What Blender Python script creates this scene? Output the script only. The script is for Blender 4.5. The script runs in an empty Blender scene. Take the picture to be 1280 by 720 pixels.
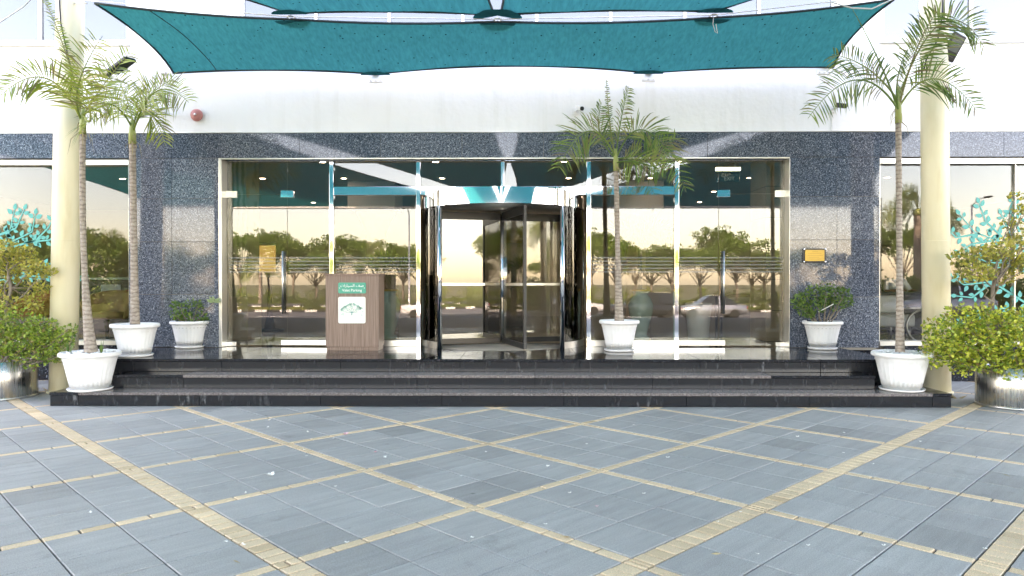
import bpy, bmesh, math, random
from mathutils import Vector, Matrix, noise
R = math.radians
sc = bpy.context.scene
COL = sc.collection

# ---------------------------------------------------------------- camera, sky, sun, exposure
CAM_H, FPX, HZ, YAW = 1.5, 888.0, 353.0, R(0.6)
PITCH = math.atan((360 - HZ) / FPX)
cam_d = bpy.data.cameras.new('camera'); cam = bpy.data.objects.new('camera', cam_d); COL.objects.link(cam)
cam_d.sensor_width = 36.0; cam_d.lens = FPX / 1280 * 36.0; cam_d.clip_end = 3000; cam_d.clip_start = 0.05
cam.location = (0, 0, CAM_H); cam.rotation_euler = (math.pi / 2 - PITCH, 0, YAW)
sc.camera = cam
SUN_EL, SUN_AZ = R(45), R(-24)             # the sun stands behind the hotel, so its front and the forecourt lie in open shade
w = bpy.data.worlds.new('World'); sc.world = w; w.use_nodes = True
nt = w.node_tree; bg = nt.nodes['Background']
sky = nt.nodes.new('ShaderNodeTexSky'); sky.sky_type = 'NISHITA'; sky.sun_disc = False
sky.sun_elevation = SUN_EL; sky.sun_rotation = SUN_AZ; sky.dust_density = 1.0; sky.air_density = 1.0; sky.ozone_density = 1.0
nt.links.new(sky.outputs[0], bg.inputs[0]); bg.inputs[1].default_value = 0.15
sun_d = bpy.data.lights.new('sun', 'SUN'); sun_d.energy = 3.0; sun_d.angle = R(0.6); sun_d.color = (1, 0.95, 0.86)
sun = bpy.data.objects.new('sun', sun_d); COL.objects.link(sun)
sdir = Vector((math.sin(SUN_AZ) * math.cos(SUN_EL), math.cos(SUN_AZ) * math.cos(SUN_EL), math.sin(SUN_EL)))
sun.rotation_euler = sdir.to_track_quat('Z', 'Y').to_euler(); sun.location = (0, 30, 40)
sc.view_settings.view_transform = 'Standard'; sc.view_settings.look = 'None'
sc.view_settings.gamma = 1.0; sc.view_settings.use_curve_mapping = False
sc.view_settings.exposure = 3.75
sc.view_settings.use_white_balance = True; sc.view_settings.white_balance_temperature = 9400; sc.view_settings.white_balance_tint = 28   # the camera's shade setting
sc.render.engine = 'CYCLES'
sc.cycles.max_bounces = 12; sc.cycles.transparent_max_bounces = 24; sc.cycles.glossy_bounces = 6
sc.cycles.transmission_bounces = 6; sc.cycles.diffuse_bounces = 4
sc.cycles.use_denoising = True

# ---------------------------------------------------------------- pixel (photo, 1280 x 720) -> place on a known plane
CAM_M = cam.rotation_euler.to_matrix()
def ray(px, py): return CAM_M @ Vector(((px - 640) / FPX, (360 - py) / FPX, -1))
def pt(px, py, Y):
    d = ray(px, py); t = Y / d.y
    return Vector((d.x * t, Y, CAM_H + d.z * t))
def gp(px, py, Z):
    d = ray(px, py); t = (Z - CAM_H) / d.z
    return Vector((d.x * t, d.y * t, Z))
def wx(px, Y): return pt(px, HZ, Y).x
def wz(py, Y, px=640): return pt(px, py, Y).z
CAM_MI = CAM_M.transposed()
def proj(p):
    q = CAM_MI @ (Vector(p) - Vector((0, 0, CAM_H)))
    if q.z > -0.05: return None
    return 640 + FPX * q.x / -q.z, 360 - FPX * q.y / -q.z

# ---------------------------------------------------------------- materials
MATS = {}
def mat(name, col=(.5, .5, .5), rough=.5, metal=0., **kw):
    m = bpy.data.materials.new(name); m.use_nodes = True
    b = m.node_tree.nodes['Principled BSDF']
    b.inputs['Base Color'].default_value = (*col, 1); b.inputs['Roughness'].default_value = rough
    b.inputs['Metallic'].default_value = metal
    for k, v in kw.items(): b.inputs[k].default_value = v
    MATS[name] = m
    return m
class N:
    """short-hand for building a node tree"""
    def __init__(s, m): s.m = m; s.t = m.node_tree; s.b = s.t.nodes.get('Principled BSDF')
    def n(s, typ, **kw):
        nd = s.t.nodes.new(typ)
        for k, v in kw.items():
            if k.startswith('i_'): nd.inputs[k[2:].replace('_', ' ')].default_value = v
            else: setattr(nd, k, v)
        return nd
    def l(s, a, b): s.t.links.new(a, b)
    def coord(s, kind='Object', scale=(1, 1, 1)):
        tc = s.n('ShaderNodeTexCoord'); mp = s.n('ShaderNodeMapping'); mp.inputs['Scale'].default_value = scale
        s.l(tc.outputs[kind], mp.inputs[0]); return mp.outputs[0]
    def world(s, scale=(1, 1, 1)):
        g = s.n('ShaderNodeNewGeometry'); mp = s.n('ShaderNodeMapping'); mp.inputs['Scale'].default_value = scale
        s.l(g.outputs['Position'], mp.inputs[0]); return mp.outputs[0]
    def noise(s, vec, scale, detail=4, rough=.55):
        nd = s.n('ShaderNodeTexNoise'); nd.inputs['Scale'].default_value = scale
        nd.inputs['Detail'].default_value = detail; nd.inputs['Roughness'].default_value = rough
        s.l(vec, nd.inputs['Vector']); return nd.outputs['Fac']
    def ramp(s, fac, *stops, interp='LINEAR'):
        r = s.n('ShaderNodeValToRGB'); r.color_ramp.interpolation = interp; e = r.color_ramp.elements
        while len(e) < len(stops): e.new(.5)
        for k, (p, c) in enumerate(stops):
            e[k].position = p; e[k].color = (*c, 1) if len(c) == 3 else c
        s.l(fac, r.inputs[0]); return r.outputs[0]
    def mix(s, fac, a, b, blend='MIX'):
        m = s.n('ShaderNodeMix', data_type='RGBA', blend_type=blend)
        for sock, v in ((m.inputs[0], fac), (m.inputs[6], a), (m.inputs[7], b)):
            if isinstance(v, (int, float)): sock.default_value = v
            elif isinstance(v, tuple): sock.default_value = (*v, 1)
            else: s.l(v, sock)
        return m.outputs[2]
    def math(s, op, a, b=0.):
        m = s.n('ShaderNodeMath', operation=op)
        for sock, v in zip(m.inputs, (a, b)):
            if isinstance(v, (int, float)): sock.default_value = v
            else: s.l(v, sock)
        return m.outputs[0]
    def bump(s, h, strength=.3, dist=.01):
        b = s.n('ShaderNodeBump'); b.inputs['Strength'].default_value = strength; b.inputs['Distance'].default_value = dist
        s.l(h, b.inputs['Height']); s.l(b.outputs[0], s.b.inputs['Normal'])
    def set(s, name, v): s.l(v, s.b.inputs[name])
    def rnd(s):
        oi = s.n('ShaderNodeObjectInfo'); g = s.n('ShaderNodeNewGeometry')
        return s.math('FRACT', s.math('ADD', oi.outputs['Random'], g.outputs['Random Per Island']))

# white render
n = N(mat('white_wall', (.86, .86, .86), .75)); v = n.world()
c = n.ramp(n.noise(v, .7), (.3, (.86, .86, .865)), (.7, (.92, .915, .905))); st = n.ramp(n.noise(n.world((1, 1, .06)), 7, 6, .65), (.28, (.94, .935, .92)), (.5, (1, 1, 1))); n.set('Base Color', n.mix(1., c, st, 'MULTIPLY')); n.bump(n.noise(v, 9, 6), .35, .03)
# polished speckled blue granite
def granite(name, cols, scale, rough):
    n = N(mat(name, (.1, .1, .1), rough)); v = n.world()
    vo = n.n('ShaderNodeTexVoronoi'); vo.inputs['Scale'].default_value = scale; n.l(v, vo.inputs['Vector'])
    sep = n.n('ShaderNodeSeparateColor'); n.l(vo.outputs['Color'], sep.inputs[0])
    c = n.ramp(sep.outputs[0], *cols, interp='CONSTANT')
    c2 = n.ramp(n.noise(v, scale * .5, 3), (.35, (.55, .55, .58)), (.7, (1.3, 1.3, 1.3)))
    c = n.mix(1., c, c2, 'MULTIPLY')
    rv = n.ramp(n.rnd(), (0, (.74, .77, .82)), (1, (1.14, 1.13, 1.12)))
    n.set('Base Color', n.mix(1., c, rv, 'MULTIPLY'))
    n.b.inputs['Specular IOR Level'].default_value = .45
    return n
granite('blue_granite', [(0, (.05, .06, .075)), (.3, (.11, .13, .16)), (.6, (.165, .19, .225)), (.84, (.25, .275, .31)), (.95, (.4, .42, .44))], 95, .045)
n = granite('black_granite', [(0, (.006, .006, .008)), (.5, (.012, .013, .017)), (.85, (.03, .032, .04)), (.97, (.09, .09, .1))], 130, .07)
v = n.world(); n.set('Roughness', n.ramp(n.noise(v, 2.2, 5), (.35, (.05,) * 3), (.75, (.2,) * 3)))
n = granite('plinth_granite', [(0, (.008, .009, .012)), (.6, (.02, .022, .028)), (.85, (.06, .065, .075)), (.95, (.25, .26, .28))], 70, .06)
n = granite('brown_granite', [(0, (.14, .12, .11)), (.4, (.2, .17, .16)), (.85, (.27, .235, .22))], 130, .22)
# riser stone with white lime streaks
n = N(mat('riser_stone', (.012, .012, .015), .22)); v = n.world((1, 1, .25))
st = n.ramp(n.noise(v, 16, 8, .7), (.56, (0, 0, 0)), (.85, (1, 1, 1)))
pa = n.ramp(n.noise(n.world(), 1.7, 3), (.42, (0, 0, 0)), (.7, (1, 1, 1)))
f = n.mix(1., st, pa, 'MULTIPLY')
n.set('Base Color', n.mix(f, (.011, .012, .015), (.26, .28, .3))); n.set('Roughness', n.mix(f, (.16,) * 3, (.7,) * 3))
# paving: blue grey tile and buff brick, tone by piece
def paving(name, lo, hi, streak):
    n = N(mat(name, lo, .7)); v = n.world()
    c = n.ramp(n.rnd(), (0, lo), (.12, tuple((a * .35 + b * .65) for a, b in zip(lo, hi))), (1, hi))
    rot = n.n('ShaderNodeMapping'); rot.inputs['Scale'].default_value = (.1, 1, 1)
    r1 = n.n('ShaderNodeMapping'); r1.inputs['Rotation'].default_value = (0, 0, R(-45)); n.l(n.world(), r1.inputs[0]); n.l(r1.outputs[0], rot.inputs[0])
    s = n.ramp(n.noise(rot.outputs[0], 14 if streak else 3, 7, .65), (.3, (.84,) * 3), (.72, (1.1,) * 3))
    c = n.mix(1., c, s, 'MULTIPLY')
    d = n.ramp(n.noise(v, .8, 5), (.3, (.86, .86, .86)), (.7, (1.06, 1.06, 1.05)))
    c = n.mix(1., c, d, 'MULTIPLY')
    sp = n.ramp(n.noise(v, 2.1, 7, .7), (.26, (.72, .72, .72)), (.4, (1, 1, 1))); c = n.mix(1., c, sp, 'MULTIPLY')
    sp = n.ramp(n.noise(v, 11, 2, .5), (.2, (.5, .5, .5)), (.26, (1, 1, 1))); c = n.mix(1., c, sp, 'MULTIPLY')
    g = n.ramp(n.noise(v, 150, 3), (.35, (.78,) * 3), (.65, (1.18,) * 3))
    n.set('Base Color', n.mix(1., c, g, 'MULTIPLY'))
    n.set('Roughness', n.ramp(n.noise(v, 2.5, 4), (.3, (.5,) * 3), (.7, (.75,) * 3)))
    n.bump(n.noise(v, 180, 4), .25, .003)
paving('slate_tile', (.305, .298, .28), (.405, .397, .375), True)
paving('buff_brick', (.64, .455, .28), (.8, .59, .385), False)
n = N(mat('joint_sand', (.2, .195, .18), .9)); n.set('Base Color', n.ramp(n.noise(n.world(), 3, 6), (.3, (.03, .03, .03)), (.75, (.12, .115, .105))))
n = N(mat('forecourt_far', (.25, .27, .29), .7))
n.set('Base Color', n.ramp(n.noise(n.world(), 1.1, 6), (.3, (.2, .22, .24)), (.7, (.3, .31, .32))))
n = N(mat('asphalt', (.07, .07, .075), .85)); n.set('Base Color', n.ramp(n.noise(n.world(), .6, 6), (.3, (.06, .062, .068)), (.7, (.11, .11, .115))))
n = N(mat('soil', (.2, .16, .1), .95)); n.set('Base Color', n.ramp(n.noise(n.world(), .25, 7), (.35, (.07, .085, .03)), (.7, (.17, .15, .08))))
mat('kerb_white', (.75, .75, .72), .7); mat('kerb_black', (.03, .03, .03), .7); mat('road_paint', (.75, .75, .73), .7)
# cream steel column, other paint
n = N(mat('cream_paint', (.8, .72, .5), .38)); v = n.world((1, 1, .2))
n.set('Base Color', n.ramp(n.noise(v, 6, 6), (.28, (.76, .65, .41)), (.5, (.86, .765, .53)), (.75, (.9, .81, .59))))
n = N(mat('white_plastic', (.82, .815, .79), .42)); v = n.world((1, 1, .4))
n.set('Base Color', n.ramp(n.noise(v, 11, 6), (.25, (.78, .77, .74)), (.55, (.86, .855, .84))))
mat('white_paint', (.8, .8, .79), .4); mat('black_plastic', (.02, .02, .022), .35); mat('dark_rubber', (.02, .02, .02), .7)
mat('alu_frame', (.72, .7, .66), .28, .85); mat('chrome', (.82, .83, .84), .04, 1.); mat('satin_steel', (.72, .71, .69), .3, 1.)
n = N(mat('brushed_steel', (.62, .6, .56), .22, 1.)); v = n.coord('Object', (1, 1, .02))
n.set('Roughness', n.ramp(n.noise(v, 40, 4), (.3, (.18,) * 3), (.7, (.36,) * 3)))
n.set('Base Color', n.ramp(n.noise(v, 9, 3), (.3, (.42, .4, .37)), (.7, (.72, .7, .66))))
mat('brass', (.5, .32, .09), .45, 1.); mat('brass_dark', (.35, .22, .07), .4, 1.)
mat('bell_red', (.55, .2, .18), .4); mat('lamp_face', (.12, .13, .12), .25); mat('rope_white', (.75, .74, .7), .8)
n = N(mat('black_hem', (.012, .03, .034), .6))
# shade cloth
def cloth(name, col, tr):
    m = mat(name, col, .8); n = N(m); v = n.world()
    wv = n.ramp(n.noise(n.world((1, .12, 1)), 26, 5), (.3, (.82,) * 3), (.7, (1.14,) * 3))
    vo = n.n('ShaderNodeTexVoronoi'); vo.inputs['Scale'].default_value = 8.5; n.l(v, vo.inputs['Vector'])
    sp = n.ramp(vo.outputs['Distance'], (.075, (.1, .1, .1)), (.12, (1, 1, 1)))
    c = n.mix(1., n.mix(1., col, wv, 'MULTIPLY'), sp, 'MULTIPLY')
    df = n.n('ShaderNodeBsdfDiffuse'); tl = n.n('ShaderNodeBsdfTranslucent'); mx = n.n('ShaderNodeMixShader'); mx.inputs[0].default_value = tr
    n.l(c, df.inputs[0]); n.l(c, tl.inputs[0]); n.l(df.outputs[0], mx.inputs[1]); n.l(tl.outputs[0], mx.inputs[2])
    n.l(mx.outputs[0], n.t.nodes['Material Output'].inputs[0])
cloth('teal_cloth', (.006, .3, .33), .22); cloth('teal_patch', (.004, .13, .15), .08)
# glass: thin tinted pane
def pane_mat(name, tint, r0):
    m = mat(name); n = N(m)
    tr = n.n('ShaderNodeBsdfTransparent'); tr.inputs[0].default_value = (*tint, 1)
    gl = n.n('ShaderNodeBsdfGlossy'); gl.inputs['Roughness'].default_value = 0.0; gl.inputs[0].default_value = (.96, .97, .97, 1)
    fr = n.n('ShaderNodeFresnel'); fr.inputs[0].default_value = 1.48
    fac = n.math('MINIMUM', n.math('ADD', fr.outputs[0], r0), 1.)
    mx = n.n('ShaderNodeMixShader'); n.l(fac, mx.inputs[0]); n.l(tr.outputs[0], mx.inputs[1]); n.l(gl.outputs[0], mx.inputs[2])
    n.l(mx.outputs[0], n.t.nodes['Material Output'].inputs[0])
pane_mat('entrance_glass', (.8, .81, .79), .02); pane_mat('tinted_glass', (.8, .81, .8), .004); pane_mat('upper_glass', (.4, .44, .46), .12)
pane_mat('drum_glass', (.9, .9, .88), .03)
mat('glass_edge', (.35, .6, .55), .1); mat('frosted', (.55, .57, .55), .6, Alpha=.16)
mat('teal_vinyl', (.035, .38, .325), .55)
# wood laminate
n = N(mat('wood_laminate', (.3, .22, .18), .45)); v = n.coord('Object', (26, 26, .9))
n.set('Base Color', n.ramp(n.noise(v, 2.2, 8, .6), (.28, (.15, .09, .066)), (.5, (.24, .152, .115)), (.74, (.32, .215, .168))))
n = N(mat('wood_dark', (.1, .06, .04), .4)); v = n.coord('Object', (8, 8, .6)); n.set('Base Color', n.ramp(n.noise(v, 3, 6), (.3, (.06, .035, .022)), (.7, (.15, .09, .06))))
mat('sign_green', (.015, .36, .25), .4); mat('sign_white', (.85, .85, .84), .45); mat('sign_cream', (.82, .81, .74), .45)
mat('logo_teal', (.28, .6, .5), .5); mat('logo_dark', (.12, .36, .33), .5)
# lobby
n = N(mat('lobby_floor', (.32, .27, .22), .08)); n.set('Base Color', n.ramp(n.noise(n.world(), 1.5, 6), (.3, (.22, .19, .16)), (.7, (.34, .3, .25))))
mat('lobby_ceiling', (.6, .58, .52), .8); mat('lobby_wall', (.4, .36, .3), .7)
n = N(mat('patterned_paper', (.5, .46, .3), .6)); wv = n.n('ShaderNodeTexWave'); wv.inputs['Scale'].default_value = 3.5; wv.inputs['Distortion'].default_value = 4; n.l(n.world(), wv.inputs[0])
n.set('Base Color', n.ramp(wv.outputs['Fac'], (.2, (.34, .33, .16)), (.8, (.62, .58, .38))))
n = N(mat('beige_stone', (.62, .52, .38), .3)); n.set('Base Color', n.ramp(n.noise(n.world(), 2, 6), (.3, (.52, .42, .3)), (.7, (.68, .58, .45))))
mat('gilt', (.75, .55, .2), .35, .8); mat('tan_leather', (.42, .25, .13), .5); mat('red_leather', (.35, .05, .04), .5); mat('orange_leather', (.5, .16, .06), .5)
mat('celadon', (.45, .6, .55), .2); mat('dark_desk', (.03, .027, .025), .35); mat('cool_screen', (.4, .45, .45), .4)
def emit(name, col, s):
    m = mat(name, (0, 0, 0)); m.node_tree.nodes['Principled BSDF'].inputs['Emission Color'].default_value = (*col, 1)
    m.node_tree.nodes['Principled BSDF'].inputs['Emission Strength'].default_value = s
emit('downlight', (1, .9, .76), 5); emit('exit_glow', (.75, 1, .85), .5); emit('lamp_glow', (1, .72, .25), .05)
# leaves and bark
def leafmat(name, *cols):
    n = N(mat(name, cols[0], .45)); k = len(cols)
    c = n.ramp(n.rnd(), *[(i / max(1, k - 1), cc) for i, cc in enumerate(cols)])
    n.set('Base Color', c)
    tl = n.n('ShaderNodeBsdfTranslucent'); n.l(c, tl.inputs[0]); mx = n.n('ShaderNodeMixShader'); mx.inputs[0].default_value = .28
    n.l(n.b.outputs[0], mx.inputs[1]); n.l(tl.outputs[0], mx.inputs[2]); n.l(mx.outputs[0], n.t.nodes['Material Output'].inputs[0])
leafmat('palm_leaf', (.15, .22, .035), (.28, .38, .05), (.42, .46, .09), (.22, .17, .08))
leafmat('palm_leaf_dark', (.07, .14, .03), (.15, .26, .05), (.28, .35, .08), (.24, .17, .09))
leafmat('variegated_leaf', (.06, .12, .02), (.22, .34, .03), (.68, .66, .09), (.52, .56, .08), (.13, .24, .03), (.4, .44, .05), (.25, .16, .06))
leafmat('shrub_leaf', (.05, .11, .02), (.17, .29, .03), (.36, .46, .06), (.1, .2, .03), (.28, .36, .05), (.22, .15, .06))
leafmat('yellow_leaf', (.34, .34, .06), (.6, .52, .1), (.28, .32, .06), (.5, .4, .12), (.16, .2, .04))
leafmat('jade_leaf', (.05, .12, .03), (.1, .2, .04), (.17, .27, .05))
leafmat('tree_leaf', (.06, .13, .02), (.12, .22, .035), (.22, .3, .06))
leafmat('hedge_leaf', (.05, .1, .02), (.12, .17, .03), (.24, .24, .07))
leafmat('pale_leaf', (.3, .42, .2), (.4, .5, .28))
n = N(mat('palm_bark', (.35, .3, .24), .85)); v = n.world((1, 1, 1))
wv = n.n('ShaderNodeTexWave', bands_direction='Z'); wv.inputs['Scale'].default_value = 6; wv.inputs['Distortion'].default_value = 5; wv.inputs['Detail'].default_value = 4; wv.inputs['Detail Scale'].default_value = 2.5
n.l(v, wv.inputs[0]); n.set('Base Color', n.mix(1., n.ramp(wv.outputs['Fac'], (.1, (.27, .21, .17)), (.5, (.4, .33, .27))), n.ramp(n.noise(v, 22, 5), (.3, (.7,) * 3), (.7, (1.2,) * 3)), 'MULTIPLY'))
n.bump(wv.outputs['Fac'], .25, .01)
n = N(mat('bark', (.25, .2, .15), .9)); n.set('Base Color', n.ramp(n.noise(n.world((1, 1, .3)), 12, 6), (.3, (.13, .1, .075)), (.7, (.34, .28, .22))))
mat('crownshaft', (.34, .38, .12), .5); mat('dry_leaf', (.4, .31, .17), .8)
n = N(mat('pebbles', (.7, .7, .68), .7)); n.set('Base Color', n.ramp(n.rnd(), (0, (.55, .54, .52)), (1, (.85, .85, .83))))
mat('potting_soil', (.05, .04, .03), .95)
mat('petal_white', (.85, .83, .78), .6); mat('petal_pink', (.75, .4, .45), .6)
mat('car_white', (.78, .78, .78), .2, 0, **{'Coat Weight': .6}); mat('car_silver', (.5, .52, .54), .25, .6, **{'Coat Weight': .6}); mat('car_black', (.012, .013, .015), .2, 0, **{'Coat Weight': .6})
mat('car_glass', (.02, .025, .03), .05); mat('tyre', (.02, .02, .02), .8); mat('head_lamp', (.8, .8, .8), .1); mat('tail_lamp', (.5, .02, .02), .2)
mat('skin', (.42, .26, .18), .55); mat('shirt', (.75, .75, .76), .8); mat('trousers', (.03, .03, .04), .8); mat('hair', (.015, .012, .01), .6)

# ---------------------------------------------------------------- mesh helpers
def tag(o, label=None, cat=None, group=None, kind=None):
    if label: o['label'] = label
    if cat: o['category'] = cat
    if group: o['group'] = group
    if kind: o['kind'] = kind
    return o
def empty(name, loc=(0, 0, 0), rz=0., **kw):
    o = bpy.data.objects.new(name, None); COL.objects.link(o); o.location = loc; o.rotation_euler[2] = rz
    o.empty_display_size = .1
    return tag(o, **kw)
def frame_of(d):
    d = d.normalized(); u = Vector((0, 0, 1)) if abs(d.z) < .95 else Vector((1, 0, 0))
    a = d.cross(u).normalized(); return a, a.cross(d).normalized()
class MB:
    def __init__(s): s.v = []; s.f = []; s.smooth = []
    def add(s, vs, fs, smooth=False):
        o = len(s.v); s.v += [tuple(x) for x in vs]; s.f += [tuple(i + o for i in f) for f in fs]; s.smooth += [smooth] * len(fs); return s
    def box(s, x0, x1, y0, y1, z0, z1):
        if x0 > x1: x0, x1 = x1, x0
        if y0 > y1: y0, y1 = y1, y0
        if z0 > z1: z0, z1 = z1, z0
        return s.add([(x0, y0, z0), (x1, y0, z0), (x1, y1, z0), (x0, y1, z0), (x0, y0, z1), (x1, y0, z1), (x1, y1, z1), (x0, y1, z1)],
                     [(0, 3, 2, 1), (4, 5, 6, 7), (0, 1, 5, 4), (1, 2, 6, 5), (2, 3, 7, 6), (3, 0, 4, 7)])
    def prism(s, poly, y0, y1):           # poly in (x, z), extruded along y
        k = len(poly); vs = [(x, y0, z) for x, z in poly] + [(x, y1, z) for x, z in poly]
        return s.add(vs, [tuple(range(k)), tuple(range(2 * k - 1, k - 1, -1))] + [(i, i + k, (i + 1) % k + k, (i + 1) % k) for i in range(k)])
    def zprism(s, poly, z0, z1):          # poly in (x, y)
        k = len(poly); vs = [(x, y, z0) for x, y in poly] + [(x, y, z1) for x, y in poly]
        return s.add(vs, [tuple(range(k - 1, -1, -1)), tuple(range(k, 2 * k))] + [(i, (i + 1) % k, (i + 1) % k + k, i + k) for i in range(k)])
    def tube(s, pts, r, seg=8, cap=True):
        pts = [Vector(p) for p in pts]; k = len(pts); rr = r if isinstance(r, (list, tuple)) else [r] * k
        a = None; vs = []; fs = []
        for i, p in enumerate(pts):
            d = (pts[min(i + 1, k - 1)] - pts[max(i - 1, 0)]).normalized()
            if a is None: a, b = frame_of(d)
            else:
                a = (a - d * a.dot(d)).normalized(); b = a.cross(d).normalized()
            for j in range(seg):
                t = 2 * math.pi * j / seg; vs.append(p + (a * math.cos(t) + b * math.sin(t)) * rr[i])
        for i in range(k - 1):
            for j in range(seg):
                q = (j + 1) % seg; fs.append((i * seg + j, (i + 1) * seg + j, (i + 1) * seg + q, i * seg + q))
        if cap: fs += [tuple(range(seg)), tuple(range(k * seg - 1, (k - 1) * seg - 1, -1))]
        return s.add(vs, fs, seg > 5)
    def lathe(s, prof, seg=32, c=(0, 0, 0), flute=None, cap=True):
        vs = []; fs = []; k = len(prof)
        for i, (r, z) in enumerate(prof):
            for j in range(seg):
                t = 2 * math.pi * j / seg; q = r
                if flute and flute[0] <= i <= flute[1] and (j % 3 == 0): q = r * flute[2]
                vs.append((c[0] + q * math.cos(t), c[1] + q * math.sin(t), c[2] + z))
        for i in range(k - 1):
            for j in range(seg):
                q = (j + 1) % seg; fs.append((i * seg + j, i * seg + q, (i + 1) * seg + q, (i + 1) * seg + j))
        if cap and prof[0][0] > 1e-6: fs.append(tuple(range(seg - 1, -1, -1)))
        if cap and prof[-1][0] > 1e-6: fs.append(tuple(range((k - 1) * seg, k * seg)))
        return s.add(vs, fs, True)
    def ball(s, c, rx, ry, rz, seg=12, rings=8):
        prof = [(math.sin(math.pi * i / rings), -math.cos(math.pi * i / rings)) for i in range(rings + 1)]
        vs = []; fs = []
        for r, z in prof:
            for j in range(seg):
                t = 2 * math.pi * j / seg; vs.append((c[0] + rx * r * math.cos(t), c[1] + ry * r * math.sin(t), c[2] + rz * z))
        for i in range(rings):
            for j in range(seg):
                q = (j + 1) % seg; fs.append((i * seg + j, i * seg + q, (i + 1) * seg + q, (i + 1) * seg + j))
        return s.add(vs, fs, True)
    def mesh(s, name, m):
        me = bpy.data.meshes.new(name); me.from_pydata(s.v, [], s.f)
        me.polygons.foreach_set('use_smooth', s.smooth)
        if m: me.materials.append(MATS[m])
        me.update(); return me
    def build(s, name, m, parent=None, loc=None, bevel=0., autos=False, **kw):
        o = bpy.data.objects.new(name, s.mesh(name, m)); COL.objects.link(o)
        if parent: o.parent = parent
        if loc is not None: o.location = loc
        if bevel:
            b = o.modifiers.new('bevel', 'BEVEL'); b.width = bevel; b.segments = 2; b.limit_method = 'ANGLE'
        return tag(o, **kw)
def box(name, m, x0, x1, y0, y1, z0, z1, parent=None, bevel=0., **kw):
    return MB().box(x0, x1, y0, y1, z0, z1).build(name, m, parent, bevel=bevel, **kw)
def lerp(a, b, t): return a + (b - a) * t
def bez(p0, p1, p2, k):
    return [p0.lerp(p1, i / k).lerp(p1.lerp(p2, i / k), i / k) for i in range(k + 1)]
def text_mesh(body, size, name, m, loc, parent=None, depth=.001, rx=math.pi / 2):
    cu = bpy.data.curves.new(name, 'FONT'); cu.body = body; cu.size = size; cu.align_x = 'CENTER'; cu.align_y = 'CENTER'; cu.extrude = depth; cu.resolution_u = 3
    o = bpy.data.objects.new(name, cu); COL.objects.link(o)
    dg = bpy.context.evaluated_depsgraph_get(); me = bpy.data.meshes.new_from_object(o.evaluated_get(dg))
    bpy.data.objects.remove(o); me.materials.clear(); me.materials.append(MATS[m])
    o = bpy.data.objects.new(name, me); COL.objects.link(o); o.location = loc; o.rotation_euler = (rx, 0, 0)
    if parent: o.parent = parent
    return o
rng = random.Random(7)

# ---------------------------------------------------------------- levels and planes
Z1, Z2, Z3 = .170, .340, .508
YS1, YS2, YS3 = 8.53, 8.85, 9.17
YG = 10.80          # face of the granite wall
YW = 10.99          # plane of the entrance glazing
ZG = wz(164.5, YG)  # top of the granite
ZD = wz(197, YG)    # underside of the granite lintel

# ---------------------------------------------------------------- ground to the horizon
g = MB()
prof = [(11.2, -.045), (-9, -.045), (-13, -.3), (-19, -.86), (-70, -.86), (-200, -1.2), (-1200, -3)]
xs = [-1200, -200, -60, -20, 20, 60, 200, 1200]
vs = [(x, y, z) for y, z in prof for x in xs]; k = len(xs)
fs = [(i * k + j, (i + 1) * k + j, (i + 1) * k + j + 1, i * k + j + 1) for i in range(len(prof) - 1) for j in range(k - 1)]
g.add(vs, fs); gv = len(g.v)
g.add([(-1200, 11.2, -.045), (1200, 11.2, -.045), (1200, 1200, -.05), (-1200, 1200, -.05)], [(0, 1, 2, 3)])
g.build('ground', 'soil', kind='structure')
g = MB(); g.add([(-60, .9, -.035), (60, .9, -.035), (60, -8.8, -.035), (-60, -8.8, -.035), (-60, -13, -.29), (60, -13, -.29), (60, -19, -.85), (-60, -19, -.85)], [(0, 3, 2, 1), (3, 4, 5, 2), (4, 7, 6, 5)])
g.build('forecourt', 'asphalt', kind='structure')
box('road', 'asphalt', -300, 300, -34, -19.2, -.95, -.845, kind='structure')
for k in range(-14, 15):
    box('lane_marking', 'road_paint', k * 6, k * 6 + 2.4, -26.7, -26.55, -.8445, -.841, kind='structure')
# far carriageway and the painted kerbs
box('road', 'asphalt', -300, 300, -56, -44, -.95, -.845, kind='structure')
for yy in (-34.2, -43.8):
    kb = empty('kerb', (0, yy, -.845), kind='structure')
    for k in range(-30, 31):
        MB().box(k + .02, k + .98, -.14, .14, -.1, .17).build('kerb_stone', 'kerb_white' if k % 2 else 'kerb_black', kb, bevel=.02)

# ---------------------------------------------------------------- plaza paving: slate tiles 0.4 m in a diagonal net of buff brick bands
plaza = empty('plaza_paving', (0, 0, 0), kind='structure')
PHI = R(45.0)
ea = Vector((math.cos(PHI), math.sin(PHI))); eb = Vector((-math.sin(PHI), math.cos(PHI)))
A0, B0, SA, SB = 1.195 * CAM_H, 1.485 * CAM_H, .888 * CAM_H, .880 * CAM_H
def in_steps(p): return -5.9 < p.x < 5.25 and p.y > YS1 + .35
pieces = {'t': [], 'b': []}      # (area on screen, centre a, b, la, lb)
def put(kind, a0, a1, b0, b1, gap):
    ca, cb = (a0 + a1) / 2, (b0 + b1) / 2; p = ea * ca + eb * cb
    if not (-9.5 < p.x < 9.0 and .7 < p.y < 11.0) or in_steps(p): return
    la, lb = a1 - a0 - gap, b1 - b0 - gap
    qs = [proj((*(ea * (ca + sx * la / 2) + eb * (cb + sy * lb / 2)), 0)) for sx, sy in ((-1, -1), (1, -1), (1, 1), (-1, 1))]
    ar = 0
    if all(qs):
        q = [(min(max(x, 0), 1280), min(max(y, 0), 720)) for x, y in qs]
        ar = abs(sum(q[i][0] * q[(i + 1) % 4][1] - q[(i + 1) % 4][0] * q[i][1] for i in range(4))) / 2
    pieces[kind].append((ar, ca, cb, la, lb))
def wideA(n): return n <= 0
NA = range(-7, 12)
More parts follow.
